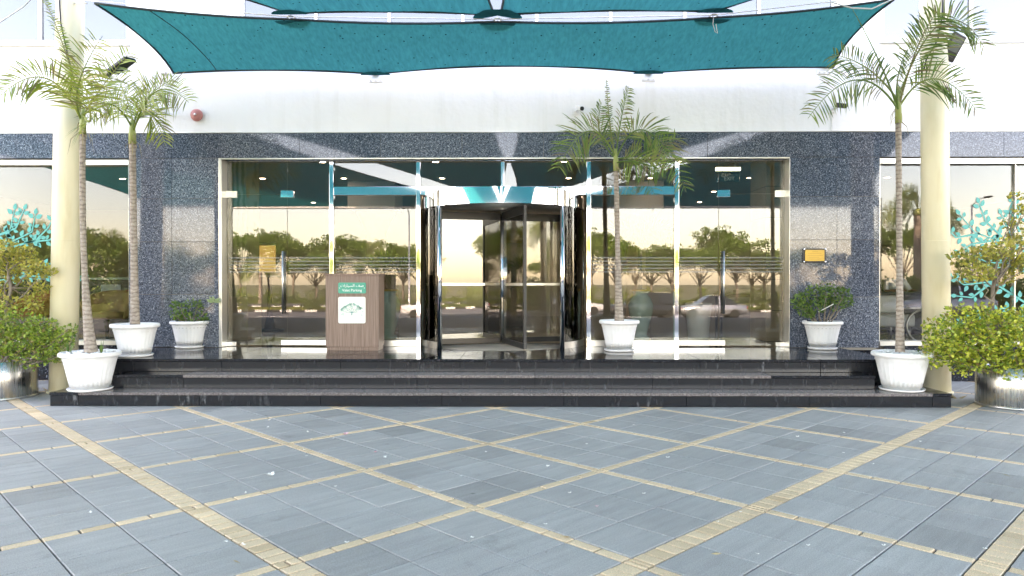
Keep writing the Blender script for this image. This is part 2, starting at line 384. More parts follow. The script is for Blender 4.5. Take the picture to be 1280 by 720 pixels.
def edge(n, o, s, wide): c = o + n * s; h = .074 if wide else .042; return c - h, c + h
for n in NA:
    a0, a1 = edge(n, A0, SA, n <= 0); a2, _ = edge(n + 1, A0, SA, n + 1 <= 0)
    for m in NA:
        b0, b1 = edge(m, B0, SB, m <= 0); b2, _ = edge(m + 1, B0, SB, m + 1 <= 0)
        for i in range(3):
            for j in range(3):
                put('t', lerp(a1, a2, i / 3), lerp(a1, a2, (i + 1) / 3), lerp(b1, b2, j / 3), lerp(b1, b2, (j + 1) / 3), .008)
        # D band (constant a) over one cell, U band (constant b), and the crossing
        ka = 12 if n <= 0 else 6; kb = 12 if m <= 0 else 6
        for j in range(ka): put('b', a0, a1, lerp(b1, b2, j / ka), lerp(b1, b2, (j + 1) / ka), .013)
        for i in range(kb): put('b', lerp(a1, a2, i / kb), lerp(a1, a2, (i + 1) / kb), b0, b1, .013)
        kx = 2 if (n <= 0 or m <= 0) else 1
        for i in range(kx): put('b', lerp(a0, a1, i / kx), lerp(a0, a1, (i + 1) / kx), b0, b1, .013)
def slab_verts(la, lb, ch=.004, th=.04):
    x, y = la / 2, lb / 2
    vs = [(-x, -y, -th), (x, -y, -th), (x, y, -th), (-x, y, -th), (-x, -y, -ch), (x, -y, -ch), (x, y, -ch), (-x, y, -ch),
          (-x + ch, -y + ch, 0), (x - ch, -y + ch, 0), (x - ch, y - ch, 0), (-x + ch, y - ch, 0)]
    fs = [(0, 1, 5, 4), (1, 2, 6, 5), (2, 3, 7, 6), (3, 0, 4, 7), (4, 5, 9, 8), (5, 6, 10, 9), (6, 7, 11, 10), (7, 4, 8, 11), (8, 9, 10, 11)]
    return vs, fs
shared = {}
for kind, nm, mt in (('t', 'paving_tile', 'slate_tile'), ('b', 'paving_brick', 'buff_brick')):
    lst = sorted(pieces[kind], key=lambda r: -r[0]); rest = MB()
    for i, (ar, ca, cb, la, lb) in enumerate(lst):
        p = ea * ca + eb * cb; dz = rng.uniform(-.0012, .0012)
        if i < 300:
            key = (kind, round(la, 2), round(lb, 2))
            if key not in shared:
                mb = MB(); mb.add(*slab_verts(la, lb)); shared[key] = mb.mesh(nm, mt)
            o = bpy.data.objects.new(nm, shared[key]); COL.objects.link(o); o.parent = plaza
            o.location = (p.x, p.y, dz); o.rotation_euler = (rng.uniform(-.002, .002), rng.uniform(-.002, .002), PHI)
        else:
            vs, fs = slab_verts(la, lb)
            rest.add([(p.x + x * ea.x + y * eb.x, p.y + x * ea.y + y * eb.y, z + dz) for x, y, z in vs], fs)
    rest.build(nm + '_field', mt, plaza, kind='stuff')
MB().box(-9.8, 9.3, .6, 11.1, -.06, -.014).build('joint_bed', 'joint_sand', plaza)

# ---------------------------------------------------------------- entrance steps: black granite slabs
steps = empty('entrance_steps', (-.3, YS1, 0), label='three broad black granite steps up to the hotel entrance platform', cat='steps')
def spart(name, m, x0, x1, y0, y1, z0, z1, bevel=.004):
    o = steps.location
    return MB().box(x0 - o.x, x1 - o.x, y0 - o.y, y1 - o.y, z0 - o.z, z1 - o.z).build(name, m, steps, bevel=bevel)
X1L, X1R = gp(57, 509, 0).x, gp(1187, 509, 0).x
LEV = [(0, Z1, YS1, X1L, X1R, YS2 + .40, 1.47, .35), (Z1, Z2, YS2, -5.12, 4.42, YS3 + .02, 1.47, .9), (Z2, Z3, YS3, -5.62, 4.86, YW + .02, 1.55, .2)]
for li, (za, zb, y0, xl, xr, yb, wdt, off) in enumerate(LEV):
    zc = 0 if li == 2 else za                      # the platform's body goes down to the ground at its ends
    spart('core', 'riser_stone', xl + .03, xr - .03, y0 + .045, yb, zc + .002 * li, zb - .036, 0)
    xj = [xl] + [x for x in [xl + off + wdt * i for i in range(12)] if xl + .2 < x < xr - .2] + [xr]
    for a, b in zip(xj, xj[1:]):
        spart('riser_slab', 'riser_stone', a + .0025, b - .0025, y0 + .016, y0 + .044, za + .001, zb - .037)
        rows = [y0, yb] if li < 2 else [y0, y0 + .42, y0 + 1.1, yb]
        for c, d in zip(rows, rows[1:]):
            spart('tread_slab', 'black_granite' if li == 2 or a == xl or b == xr else 'brown_granite', a + .0015, b - .0015, c + .001, d - .001, zb - .035, zb)
spart('end_slab', 'riser_stone', X1L + .004, X1L + .03, YS1 + .05, YS2 + .39, .001, Z1 - .037)
spart('end_slab', 'riser_stone', X1R - .03, X1R - .004, YS1 + .05, YS2 + .39, .001, Z1 - .037)

# ---------------------------------------------------------------- hotel building
hotel = empty('hotel_building', (0, YG, 0), label='white hotel front clad in polished blue granite with a glazed entrance', cat='building')
def hp(mb, name, m, parent=None, **kw):            # a part given in world coordinates
    mb.v = [(x, y - YG, z) for x, y, z in mb.v]
    return mb.build(name, m, parent or hotel, **kw)
HX0, HX1 = -16.0, 16.0
XE0, XE1 = wx(273.5, YG), wx(986.5, YG)            # clear opening of the entrance
XLW, XRW = wx(161, YG), wx(1099.5, YG)             # inner edges of the two side windows
ZSILL = .56
YU = YG + .02                                      # face of the white wall
ZU0, ZU1 = wz(53, YU + .1), wz(53, YU + .1) + 1.75 # upper window band
YB = 24.0
# white wall: strip under the upper windows, piers between them, wall above
WIN = []
x = -14.4
for px0, px1 in ((-330, -90), (-65, 160), (300, 1045), (1103, 1330), (1350, 1600)):
    WIN.append((wx(px0, YU), wx(px1, YU)))
wl = MB().box(HX0, HX1, YU, YU + .25, ZG, ZU0)
wl.box(HX0, HX1, YU, YU + .25, ZU1, 30.0)  # raised far out of view so its shadow covers sails and forecourt
xs = [HX0] + [q for ab in WIN for q in ab] + [HX1]
for a, b in zip(xs[::2], xs[1::2]): wl.box(a, b, YU, YU + .25, ZU0, ZU1)
hp(wl, 'wall', 'white_wall')
sh = MB().box(HX0, HX0 + .25, YU + .25, YB, 0, 30).box(HX1 - .25, HX1, YU + .25, YB, 0, 30).box(HX0, HX1, YB, YB + .25, 0, 30).box(HX0, HX1, YU, YB, 30.0, 30.3)  # unseen sides, back and roof, their height set to cast that shadow
hp(sh, 'side_wall', 'white_wall')
hp(MB().box(HX0 + .25, HX1 - .25, YU + .25, YB, ZU1 + .6, ZU1 + .7), 'upper_floor', 'lobby_wall')
hp(MB().box(HX0 + .25, HX1 - .25, YU + 3.5, YU + 3.6, ZU0 - .6, ZU1 + .6), 'room_partition', 'lobby_wall')
for a, b in WIN:
    fr = MB(); t = .045
    fr.box(a, b, YU + .06, YU + .14, ZU0, ZU0 + t); fr.box(a, b, YU + .06, YU + .14, ZU1 - t, ZU1)
    kk = max(1, round((b - a) / 1.15))
    for i in range(kk + 1):
        xx = lerp(a, b - t, i / kk); fr.box(xx, xx + t, YU + .061, YU + .139, ZU0 + t, ZU1 - t)
    o = hp(fr, 'window', 'white_paint')
    for i in range(kk):
        xa, xb = lerp(a, b - t, i / kk) + t, lerp(a, b - t, (i + 1) / kk)
        hp(MB().box(xa, xb, YU + .096, YU + .104, ZU0 + t, ZU1 - t), 'pane', 'upper_glass', o)
    sl = MB().box(a - .06, b + .06, YU - .05, YU + .055, ZU0 - .07, ZU0 - .002); hp(sl, 'sill', 'white_paint', o)
# granite cladding, slab by slab
def slabs(xj, zj, y=YG, m='blue_granite', th=.03):
    for a, b in zip(xj, xj[1:]):
        for c, d in zip(zj, zj[1:]):
            hp(MB().box(a + .0025, b - .0025, y, y + th, c + .0025, d - .0025), 'granite_slab', m, bevel=.0012)
zl = [Z3 + .002, wz(368, YG), wz(302, YG), wz(248, YG), ZD, ZG - .012]
slabs([XLW, wx(215, YG), XE0], zl)
zr = [Z3 + .002, wz(371, YG), wz(300, YG), wz(246, YG), ZD, ZG - .012]
slabs([XE1, wx(1046, YG), XRW], zr)
slabs([XE0 + (XE1 - XE0) * i / 7 for i in range(8)], [ZD, ZG - .012])
slabs([-13.2, -11.8, -10.4, -9.1, -7.7, XLW], [ZD, ZG - .012]); slabs([XRW, 7.3, 8.7, 10.1, 11.5, 12.9], [ZD, ZG - .012])
slabs([-13.2, -11.8, -10.4, -9.1, -7.7, XLW], [.001, ZSILL - .02], m='plinth_granite'); slabs([XRW, 7.3, 8.7, 10.1, 11.5, 12.9], [.001, ZSILL - .02], m='plinth_granite')
slabs([XLW, XLW + 1.2], [.001, Z3 - .03], m='plinth_granite'); slabs([XRW - .9, XRW], [.001, Z3 - .03], m='plinth_granite')
bk = MB()
for a, b in ((XLW + .02, XE0 - .005), (XE1 + .005, XRW - .02)): bk.box(a, b, YG + .032, YG + .3, 0, ZG)
bk.box(XE0, XE1, YG + .032, YG + .3, ZD + .045, ZG)
for a, b in ((-13.2, XLW), (XRW, 12.9)): bk.box(a, b, YG + .032, YG + .25, ZD + .045, ZG); bk.box(a, b, YG + .032, YG + .25, 0, ZSILL - .025)
bk.box(HX0, -13.2, YG + .03, YG + .3, 0, ZG); bk.box(12.9, HX1, YG + .03, YG + .3, 0, ZG)
hp(bk, 'backing_wall', 'lobby_wall')
hp(MB().box(XLW - 6, XRW + 6, YG - .012, YG + .02, ZG - .010, ZG - .001), 'cladding_cap', 'alu_frame')
hp(MB().box(XE0, XE1, YG - .006, YG + .03, ZD - .018, ZD - .001), 'lintel_trim', 'alu_frame')

# side windows with leafy vinyl
def branch_decal(paths, Yd, leaf=.092, rs=1):
    rr = random.Random(rs); mb = MB()
    def leafp(c, ang, L):
        out = []
        for i in range(9):
            t = i / 8; wd = math.sin(math.pi * t ** .8) * L * .3; out.append((t * L, wd))
        for i in range(7, 0, -1):
            t = i / 8; wd = math.sin(math.pi * t ** .8) * L * .3; out.append((t * L, -wd))
        ca, sa = math.cos(ang), math.sin(ang)
        mb.prism([(c[0] + x * ca - z * sa, c[1] + x * sa + z * ca) for x, z in out], Yd, Yd + .0015)
    for pth in paths:
        P = [pt(px, py, Yd) for px, py in pth]; P = [(p.x, p.z) for p in P]
        for i in range(len(P) - 1):
            dx, dz = P[i + 1][0] - P[i][0], P[i + 1][1] - P[i][1]; L = math.hypot(dx, dz); nx, nz = -dz / L, dx / L
            w0 = .013 * (1 - i / len(P)) + .004; w1 = .013 * (1 - (i + 1) / len(P)) + .004
            mb.prism([(P[i][0] + nx * w0, P[i][1] + nz * w0), (P[i][0] - nx * w0, P[i][1] - nz * w0), (P[i + 1][0] - nx * w1, P[i + 1][1] - nz * w1), (P[i + 1][0] + nx * w1, P[i + 1][1] + nz * w1)], Yd + .0002 + .0003 * (i % 2), Yd + .0013 + .0003 * (i % 2))
            an = math.atan2(dz, dx); k = max(1, int(L / .125))
            for j in range(k):
                t = (j + .6) / k; c = (P[i][0] + dx * t, P[i][1] + dz * t)
                if i or j: leafp((c[0] + nx * .02, c[1] + nz * .02), an + R(rr.uniform(35, 65)), leaf * rr.uniform(.85, 1.25)); leafp((c[0] - nx * .02, c[1] - nz * .02), an - R(rr.uniform(35, 65)), leaf * rr.uniform(.85, 1.25))
        leafp(P[-1], an, leaf * 1.1)
    return mb
YP = YG + .13
def side_window(xa, xb, mull, decal, seed):
    z0, z1 = ZSILL, ZD - .02; t = .05
    fr = MB().box(xa, xb, YG + .02, YG + .17, z1 - .075, z1).box(xa, xb, YG - .02, YG + .17, z0 - .015, z0 + .05)
    ms = [xa, *mull, xb]
    for i, q in enumerate(ms):
        c = q + t * .5 if i == 0 else (q - t * .5 if i == len(ms) - 1 else q); h = t / 2 if i in (0, len(ms) - 1) else .006
        fr.box(c - h, c + h, YG + .09, YG + .169, z0 + .05, z1 - .075)
    o = hp(fr, 'window', 'alu_frame')
    for a, b in zip(ms, ms[1:]):
        hp(MB().box(a + (t if a == xa else .008), b - (t if b == xb else .008), YP, YP + .01, z0 + .05, z1 - .075), 'pane', 'tinted_glass', o)
    hp(branch_decal(decal, YP - .003, rs=seed), 'leaf_decal', 'teal_vinyl', o)
side_window(-13.2, XLW, [-10.3], [
    [(-60, 330), (-20, 300), (12, 290), (18, 262)], [(-10, 297), (20, 285), (30, 262)], [(-40, 318), (10, 304), (40, 290), (44, 268)], [(5, 312), (45, 300), (60, 285), (68, 270)],
    [(30, 303), (62, 300), (74, 288)], [(-60, 372), (-10, 352), (40, 345), (84, 347), (103, 345)], [(-60, 300), (-50, 270), (-40, 255)], [(20, 350), (50, 332), (70, 328)]], 3)
side_window(XRW, 12.9, [wx(1274, YG), 9.9], [
    [(1340, 330), (1290, 318), (1245, 300), (1218, 290), (1200, 268)], [(1290, 316), (1262, 290), (1252, 268)], [(1262, 305), (1232, 276), (1224, 254)], [(1246, 300), (1215, 305), (1195, 318)],
    [(1330, 300), (1292, 280), (1275, 262)], [(1225, 292), (1195, 297), (1187, 288)], [(1340, 372), (1270, 330), (1235, 328), (1222, 322)], [(1300, 390), (1240, 352), (1205, 356), (1190, 345)],
    [(1240, 353), (1215, 372), (1196, 370)], [(1275, 290), (1262, 262), (1268, 248)], [(1330, 420), (1255, 385), (1220, 395), (1200, 404)], [(1340, 345), (1305, 300), (1300, 260)]], 5)

# ---- entrance glazing
ZT = wz(200, YW)                     # underside of head rail
ZTR0, ZTR1 = wz(244, YW), wz(233.5, YW)
mull = [wx(p, YW) for p in (415.5, 523.5, 735.5, 845)]
XJ0, XJ1 = wx(284, YW), wx(981, YW)
fr = MB().box(XE0 + .002, XJ0, YG - .01, YW + .06, Z3 + .001, ZD - .02)
hp(fr, 'door_jamb', 'alu_frame', bevel=.004)
hp(MB().box(XJ1, XE1 - .002, YG - .01, YW + .06, Z3 + .001, ZD - .02), 'door_jamb', 'alu_frame', bevel=.004)
hp(MB().box(XJ0, XJ1, YW - .05, YW + .05, ZT, ZD - .022), 'head_rail', 'chrome', bevel=.003)
for x in mull: hp(MB().box(x - .032, x + .032, YW - .055, YW + .055, Z3 + .001, ZT - .001), 'mullion', 'chrome', bevel=.003)
hp(MB().box(wx(628.5, YW) - .03, wx(628.5, YW) + .03, YW - .05, YW + .05, ZTR1 + .001, ZT - .001), 'mullion', 'chrome', bevel=.003)
for a, b in zip(mull, mull[1:]):
    hp(MB().box(a + .033, b - .033, YW - .045, YW + .045, ZTR0, ZTR1), 'transom', 'chrome', bevel=.003)
def gpane(a, b, z0, z1, name='pane', m='entrance_glass', parent=None):
    return hp(MB().box(a, b, YW - .006, YW + .006, z0, z1), name, m, parent)
ZB = wz(433, YW) + .03
def stripes(a, b, parent):
    mb = MB()
    for py in (322.2, 326.6, 331, 335.4, 339.8): mb.box(a + .015, b - .015, YW - .0085, YW - .0065, wz(py, YW) - .011, wz(py, YW) + .011)
    hp(mb, 'frosted_stripe', 'frosted', parent)
xd0, xd1 = wx(359.5, YW), wx(898, YW)
m0, m1, m2, m3 = mull
for a, b in ((m0 + .034, m1 - .034), (m2 + .034, m3 - .034)):
    o = gpane(a, b, Z3 + .1, ZTR0 - .002); stripes(a, b, o)
    hp(MB().box(a, b, YW - .03, YW + .03, Z3 + .001, Z3 + .098), 'bottom_rail', 'satin_steel', o, bevel=.003)
    gpane(a, b, ZTR1 + .002, ZT - .002)
xc = wx(628.5, YW)
gpane(m1 + .034, xc - .032, ZTR1 + .002, ZT - .002); gpane(xc + .032, m2 - .034, ZTR1 + .002, ZT - .002)
for a, b in ((xd0 + .004, m0 - .034), (m3 + .034, xd1 - .004)):
    o = gpane(a, b, Z3 + .1, ZT - .002, 'side_light'); stripes(a, b, o)
    hp(MB().box(a - (.1 if a == xd0 + .004 else 0), b + (.1 if b == xd1 - .004 else 0), YW - .03, YW + .03, Z3 + .02, Z3 + .098), 'bottom_rail', 'satin_steel', o, bevel=.003)
for side, a, b, jx, hx in ((-1, XJ0 + .006, xd0 - .004, XJ0, wx(355, YW)), (1, xd1 + .004, XJ1 - .006, XJ1, wx(903.5, YW))):
    ztop = wz(243, YW)
    o = gpane(a, b, Z3 + .02, ztop, 'glass_door'); stripes(a, b, o)
    gpane(a, b, ztop + .008, ZT - .002, 'over_panel')
    hd = MB()
    for yy in (YW - .055, YW + .055):
        hd.tube([(hx, yy, wz(392, YW)), (hx, yy, wz(314, YW))], .016, 12)
    for py in (322, 384): hd.tube([(hx, YW - .055, wz(py, YW)), (hx, YW + .055, wz(py, YW))], .009, 8)
    hp(hd, 'handle', 'satin_steel', o)
    px = wx(359.5 if side < 0 else 904, YW)
    hp(MB().box(px - .1, px + .1, YW - .02, YW + .02, wz(246.5, YW), wz(238, YW)), 'patch_fitting', 'chrome', o, bevel=.003)
    q = -side
    hp(MB().box(jx - .01 * q, jx + .16 * q, YW - .024, YW + .024, wz(247, YW), wz(238.5, YW)), 'hinge', 'satin_steel', o, bevel=.003)
    hp(MB().box(jx - .01 * q, jx + .14 * q, YW - .022, YW + .022, Z3 + .004, Z3 + .07), 'floor_pivot', 'satin_steel', o, bevel=.003)

# ---- revolving door
YC = 11.52; RD = 1.30; CX = wx(628, YC)
ZR0, ZR1 = wz(253.5, YC - RD), wz(233, YC - RD)
def arc_wall(mb, r0, r1, t0, t1, z0, z1, seg=40):
    k = max(2, int(seg * abs(t1 - t0) / 2 / math.pi) + 1)
    ring = ((r0, z0), (r1, z0), (r1, z1), (r0, z1))
    for j in range(4):                       # each face has its own vertices so that it shades flat across the corner
        (ra, za), (rb, zb) = ring[j], ring[(j + 1) % 4]; vs = []; fs = []
        for i in range(k + 1):
            t = lerp(t0, t1, i / k); c, s = math.cos(t), math.sin(t)
            vs += [(CX + ra * c, YC + ra * s, za), (CX + rb * c, YC + rb * s, zb)]
        for i in range(k): fs.append((2 * i, 2 * i + 2, 2 * i + 3, 2 * i + 1))
        mb.add(vs, fs, True)
    for t in (t0, t1):
        c, s = math.cos(t), math.sin(t); P = [(CX + r * c, YC + r * s, z) for r, z in ring]
        mb.add(P, [(0, 1, 2, 3) if t == t1 else (3, 2, 1, 0)], False)
    return mb
hdr = arc_wall(MB(), RD - .02, RD + .02, 0, 2 * math.pi, ZR0, ZR1, 96)
rev = hp(hdr, 'revolving_door', 'chrome')
hp(MB().lathe([(RD - .025, ZR1 - .03), (RD - .025, ZR1 - .005)], 64, (CX, YC, 0)), 'drum_roof', 'satin_steel', rev)
hp(MB().lathe([(RD - .03, ZR0 + .005), (RD - .03, ZR0 + .02)], 64, (CX, YC, 0)), 'drum_ceiling', 'satin_steel', rev)
half = math.asin(.915 / RD)
angs = [(-math.pi / 2 - half - R(48), -math.pi / 2 - half), (-math.pi / 2 + half, -math.pi / 2 + half + R(48)), (math.pi / 2 - half - R(48), math.pi / 2 - half), (math.pi / 2 + half, math.pi / 2 + half + R(48))]
for t0, t1 in ((-math.pi - .35 + .0, -math.pi / 2 - half), (-math.pi / 2 + half, .35)):
    t0b, t1b = t0 + .02, t1 - .02
    o = hp(arc_wall(MB(), RD - .006, RD + .006, t0b, t1b, Z3 + .1, ZR0 - .002, 96), 'curved_pane', 'drum_glass', rev)
    hp(arc_wall(MB(), RD - .025, RD + .025, t0b, t1b, Z3 + .001, Z3 + .098, 96), 'curved_rail', 'satin_steel', rev)
for t in (-math.pi / 2 - half, -math.pi / 2 + half, -math.pi - .35, .35, -math.pi + .02, -.02):
    x, y = CX + RD * math.cos(t), YC + RD * math.sin(t)
    hp(MB().lathe([(.034, Z3 + .001), (.034, ZR0 - .001)], 16, (x, y, 0)), 'drum_post', 'chrome', rev)
hp(MB().lathe([(.035, Z3 + .003), (.035, ZR0 + .003)], 16, (CX, YC, 0)), 'shaft', 'chrome', rev)
hp(MB().lathe([(RD - .06, Z3 + .0015), (RD - .06, Z3 + .006)], 64, (CX, YC, 0)), 'floor_disc', 'lobby_floor', rev)
for k in range(4):
    t = -math.pi / 2 + R(17) + k * math.pi / 2; c, s = math.cos(t), math.sin(t)
    def wing(r0, r1, th, z0, z1):
        nx, ny = -s * th, c * th
        P = [(CX + c * r0 - nx, YC + s * r0 - ny), (CX + c * r1 - nx, YC + s * r1 - ny), (CX + c * r1 + nx, YC + s * r1 + ny), (CX + c * r0 + nx, YC + s * r0 + ny)]
        return MB().zprism(P, z0, z1)
    rr = RD - .065
    o = wing(.04, rr, .02, ZR0 - .14, ZR0 - .02); o2 = wing(.04, rr, .022, Z3 + .02, Z3 + .1); o3 = wing(rr - .045, rr, .021, Z3 + .101, ZR0 - .141)
    for q in (o2, o3): o.add(q.v, q.f)
    wgo = hp(o, 'wing', 'black_plastic', rev)
    hp(wing(.042, rr - .047, .005, Z3 + .102, ZR0 - .142), 'wing_pane', 'drum_glass', rev)
    hp(wing(.3, rr - .2, .035, 1.45, 1.49), 'push_bar', 'satin_steel', rev)

# ---------------------------------------------------------------- lobby behind the glass
LF = Z3 - .004
YL = 21.0
box('lobby_floor', 'lobby_floor', -13, 12.9, YW + .03, YL, LF - .1, LF, kind='structure')
LC = ZD + .25
box('lobby_ceiling', 'lobby_ceiling', -15.6, 15.6, YG + .36, YL, LC, LC + .1, kind='structure')
box('lobby_wall', 'lobby_wall', -13, 12.9, YL, YL + .2, LF, LC, kind='structure')
box('lobby_wall', 'lobby_wall', -13.2, -13.0, YG + .4, YL, LF, LC, kind='structure'); box('lobby_wall', 'lobby_wall', 12.9, 13.1, YG + .4, YL, LF, LC, kind='structure')
def on_floor(px, py, Y): return wx(px, Y)
# patterned pier at the left, stone pier at the right
a = empty('lobby_pier', (wx(294, 12.2), 12.2, LF), label='lobby pier papered in an olive leaf pattern just inside the left glass door', cat='pier')
MB().box(-.2, .2, 0, .6, .75, LC - LF - .002).build('papered_shaft', 'patterned_paper', a); MB().box(-.23, .23, -.03, .63, 0, .75).build('base', 'beige_stone', a, bevel=.01)
a = empty('lobby_pier', (wx(972, 12.0), 12.0, LF), label='beige stone lobby pier in courses just inside the right glass door', cat='pier')
zz = 0
for k in range(6):
    h = (LC - LF - .004) / 6; MB().box(-.2, .35, 0, .8, zz + .004, zz + h - .004).build('stone_course', 'beige_stone', a, bevel=.004); zz += h
MB().box(-.19, .34, .01, .79, 0, LC - LF - .004).build('core', 'wood_dark', a)
for px, Y, lab in ((470, 15.5, 'cream lobby column with a gilt capital seen behind the valet podium'), (795, 15.5, 'cream lobby column behind the indoor palm right of the revolving door')):
    c = empty('lobby_column', (wx(px, Y), Y, LF), label=lab, cat='column')
    MB().lathe([(.3, 0), (.3, .25), (.22, .3), (.2, 1.9)], 24).build('shaft', 'beige_stone', c)
    cap = MB().lathe([(.2, 1.901), (.24, 1.98), (.22, 2.05), (.34, 2.35), (.46, 2.55)], 24).build('capital', 'gilt', c)
    MB().box(-.5, .5, -.5, .5, 2.56, LC - LF - .002).build('abacus', 'white_paint', c)
# downlights
k = 0
for yy in (12.6, 14.6, 16.8, 19):
    for xx in (-8.2, -5.4, -3.5, -1.6, .9, 2.8, 4.7, 7.4):
        k += 1
        o = empty('downlight', (xx + .13 * math.sin(k * 2.1), yy, LC), label='small round downlight set in the lobby ceiling', cat='downlight', group='lobby ceiling downlights')
        MB().lathe([(.055, -.006), (.055, -.001)], 16).build('lens', 'downlight', o); MB().lathe([(.056, -.009), (.075, -.009), (.075, -.001), (.056, -.001)], 16, cap=False).build('trim', 'white_paint', o)

def pot(name, loc, rim, h, **kw):
    """ribbed white plastic planter with rolled rim and saucer"""
    r = rim / 2; o = empty(name, loc, **kw)
    pr = [(r * .60, .03), (r * .62, .06), (r * .645, h * .12), (r * .70, h * .3), (r * .76, h * .5), (r * .815, h * .68), (r * .85, h * .78), (r * .87, h * .80), (r * .875, h * .86), (r * .93, h * .875), (r * .99, h * .9), (r, h * .94), (r * .985, h * .985), (r * .95, h), (r * .88, h * .99), (r * .85, h * .93), (r * .84, h * .86)]
    MB().lathe(pr, 84, flute=(2, 5, .955)).build('body', 'white_plastic', o)
    MB().lathe([(r * .62, .0), (r * .70, .006), (r * .745, .028), (r * .73, .032), (r * .66, .016), (r * .3, .014)], 48).build('saucer', 'white_plastic', o)
    return o
def stones(parent, r, z, k, seed, m='pebbles', s=.022):
    rr = random.Random(seed); mb = MB()
    for i in range(k):
        t = rr.uniform(0, 2 * math.pi); q = r * math.sqrt(rr.random()); a = s * rr.uniform(.6, 1.5)
        mb.ball((q * math.cos(t), q * math.sin(t), z + rr.uniform(-.01, .02)), a, a * rr.uniform(.7, 1), a * .7, 6, 4)
    mb.build('gravel', m, parent, kind='stuff')
def soil(parent, r, z): MB().lathe([(r, z - .06), (r, z), (r * .5, z + .02), (0.0001, z + .025)], 32).build('potting_soil', 'potting_soil', parent)

# ---------------------------------------------------------------- palms
def palm(base, crown, fronds, r0, r1, name='potted_palm', leaf='palm_leaf', seed=1, shaft=.35, ctrl=None, **kw):
    """base, crown: world points. fronds: (mid, tip, leaflet length, twist) world points"""
    rr = random.Random(seed); o = empty(name, base, **kw); base = Vector(base); crown = Vector(crown) - base
    mid = ctrl if ctrl else crown * .5
    pts = bez(Vector((0, 0, -.02)), Vector(mid), crown, 26); rad = []
    for i in range(27):
        t = i / 26; rad.append(lerp(r0, r1, min(1, t * 2.2) ** .55) * (1 + .015 * (i % 2)))
    MB().tube(pts, rad, 14).build('trunk', 'palm_bark', o)
    d = (pts[-1] - pts[-3]).normalized()
    sp = [crown - d * .02, crown + d * shaft * .4, crown + d * shaft]
    MB().tube(sp, [r1 * 1.15, r1 * 1.1, r1 * .5], 12).build('crownshaft', 'crownshaft', o)
    top = crown + d * shaft * .7
    dry = MB()
    for i in range(9):                                   # dead fibres hanging at the crown
        t = rr.uniform(0, 6.28); u = Vector((math.cos(t), math.sin(t), 0)); L = rr.uniform(.08, .3); sd = Vector((-u.y, u.x, 0)) * rr.uniform(.004, .012); q0 = crown + u * r1 * 1.1 + d * rr.uniform(-.02, shaft * .5)
        dry.add([q0 - sd, q0 + sd, q0 + u * L * .35 + Vector((0, 0, -L * .3)) + sd * .7, q0 + u * L * .35 + Vector((0, 0, -L * .3)) - sd * .7, q0 + u * L * .5 + Vector((0, 0, -L))], [(0, 1, 2, 3), (3, 2, 4)])
    dry.build('dry_fibre', 'dry_leaf', o)
    for fi, (m, t, L, tw) in enumerate(fronds):
        m = Vector(m) - base; t = Vector(t) - base
        P = bez(top - d * rr.uniform(0, shaft * .4), m * 2 - (top + t) * .5, t, 30)
        mb = MB(); mb.tube(P[::2], [lerp(.014, .003, i / 15) for i in range(16)], 5)
        length = sum((P[i + 1] - P[i]).length for i in range(30)); k = max(18, int(length / .036))
        for i in range(k):
            u = .2 + .79 * i / k; q = u * 30; a = int(q); pos = P[a].lerp(P[min(a + 1, 30)], q - a)
            tan = (P[min(a + 1, 30)] - P[max(a - 1, 0)]).normalized()
            side = tan.cross(Vector((math.sin(tw), -math.cos(tw), .25))).normalized(); up = side.cross(tan).normalized()
            ln = L * (math.sin(math.pi * min(1, (u - .12) / .95) ** .7) * .8 + .25) * rr.uniform(.85, 1.3)
            for s in (-1, 1):
                if rr.random() < .06: continue
                dr = (side * s * rr.uniform(.8, 1.0) + tan * rr.uniform(.35, .75) + up * rr.uniform(.05, .45)).normalized()
                wv = tan.cross(dr).cross(dr).normalized() if False else dr.cross(up).normalized()
                q0 = pos; drop = rr.uniform(.12, .42) * ln
                q1 = pos + dr * ln * .4 - Vector((0, 0, drop * .12)); q2 = pos + dr * ln * .75 - Vector((0, 0, drop * .5)); q3 = pos + dr * ln - Vector((0, 0, drop))
                wd = .0065 + .0045 * rr.random()
                n0 = len(mb.v)
                mb.add([q0 + wv * .003, q0 - wv * .003, q1 + wv * wd, q1 - wv * wd, q2 + wv * wd * .75, q2 - wv * wd * .75, q3], [(0, 1, 3, 2), (2, 3, 5, 4), (4, 5, 6)])
        mb.build('frond', leaf, o)
    return o
def FR(Y, lst):                    # fronds by pixel at the palm's own distance, tips pulled fore or aft by real metres
    return [(pt(mx, my, Y + dy * .5), pt(tx, ty, Y + dy), L, tw) for mx, my, tx, ty, dy, L, tw in lst]

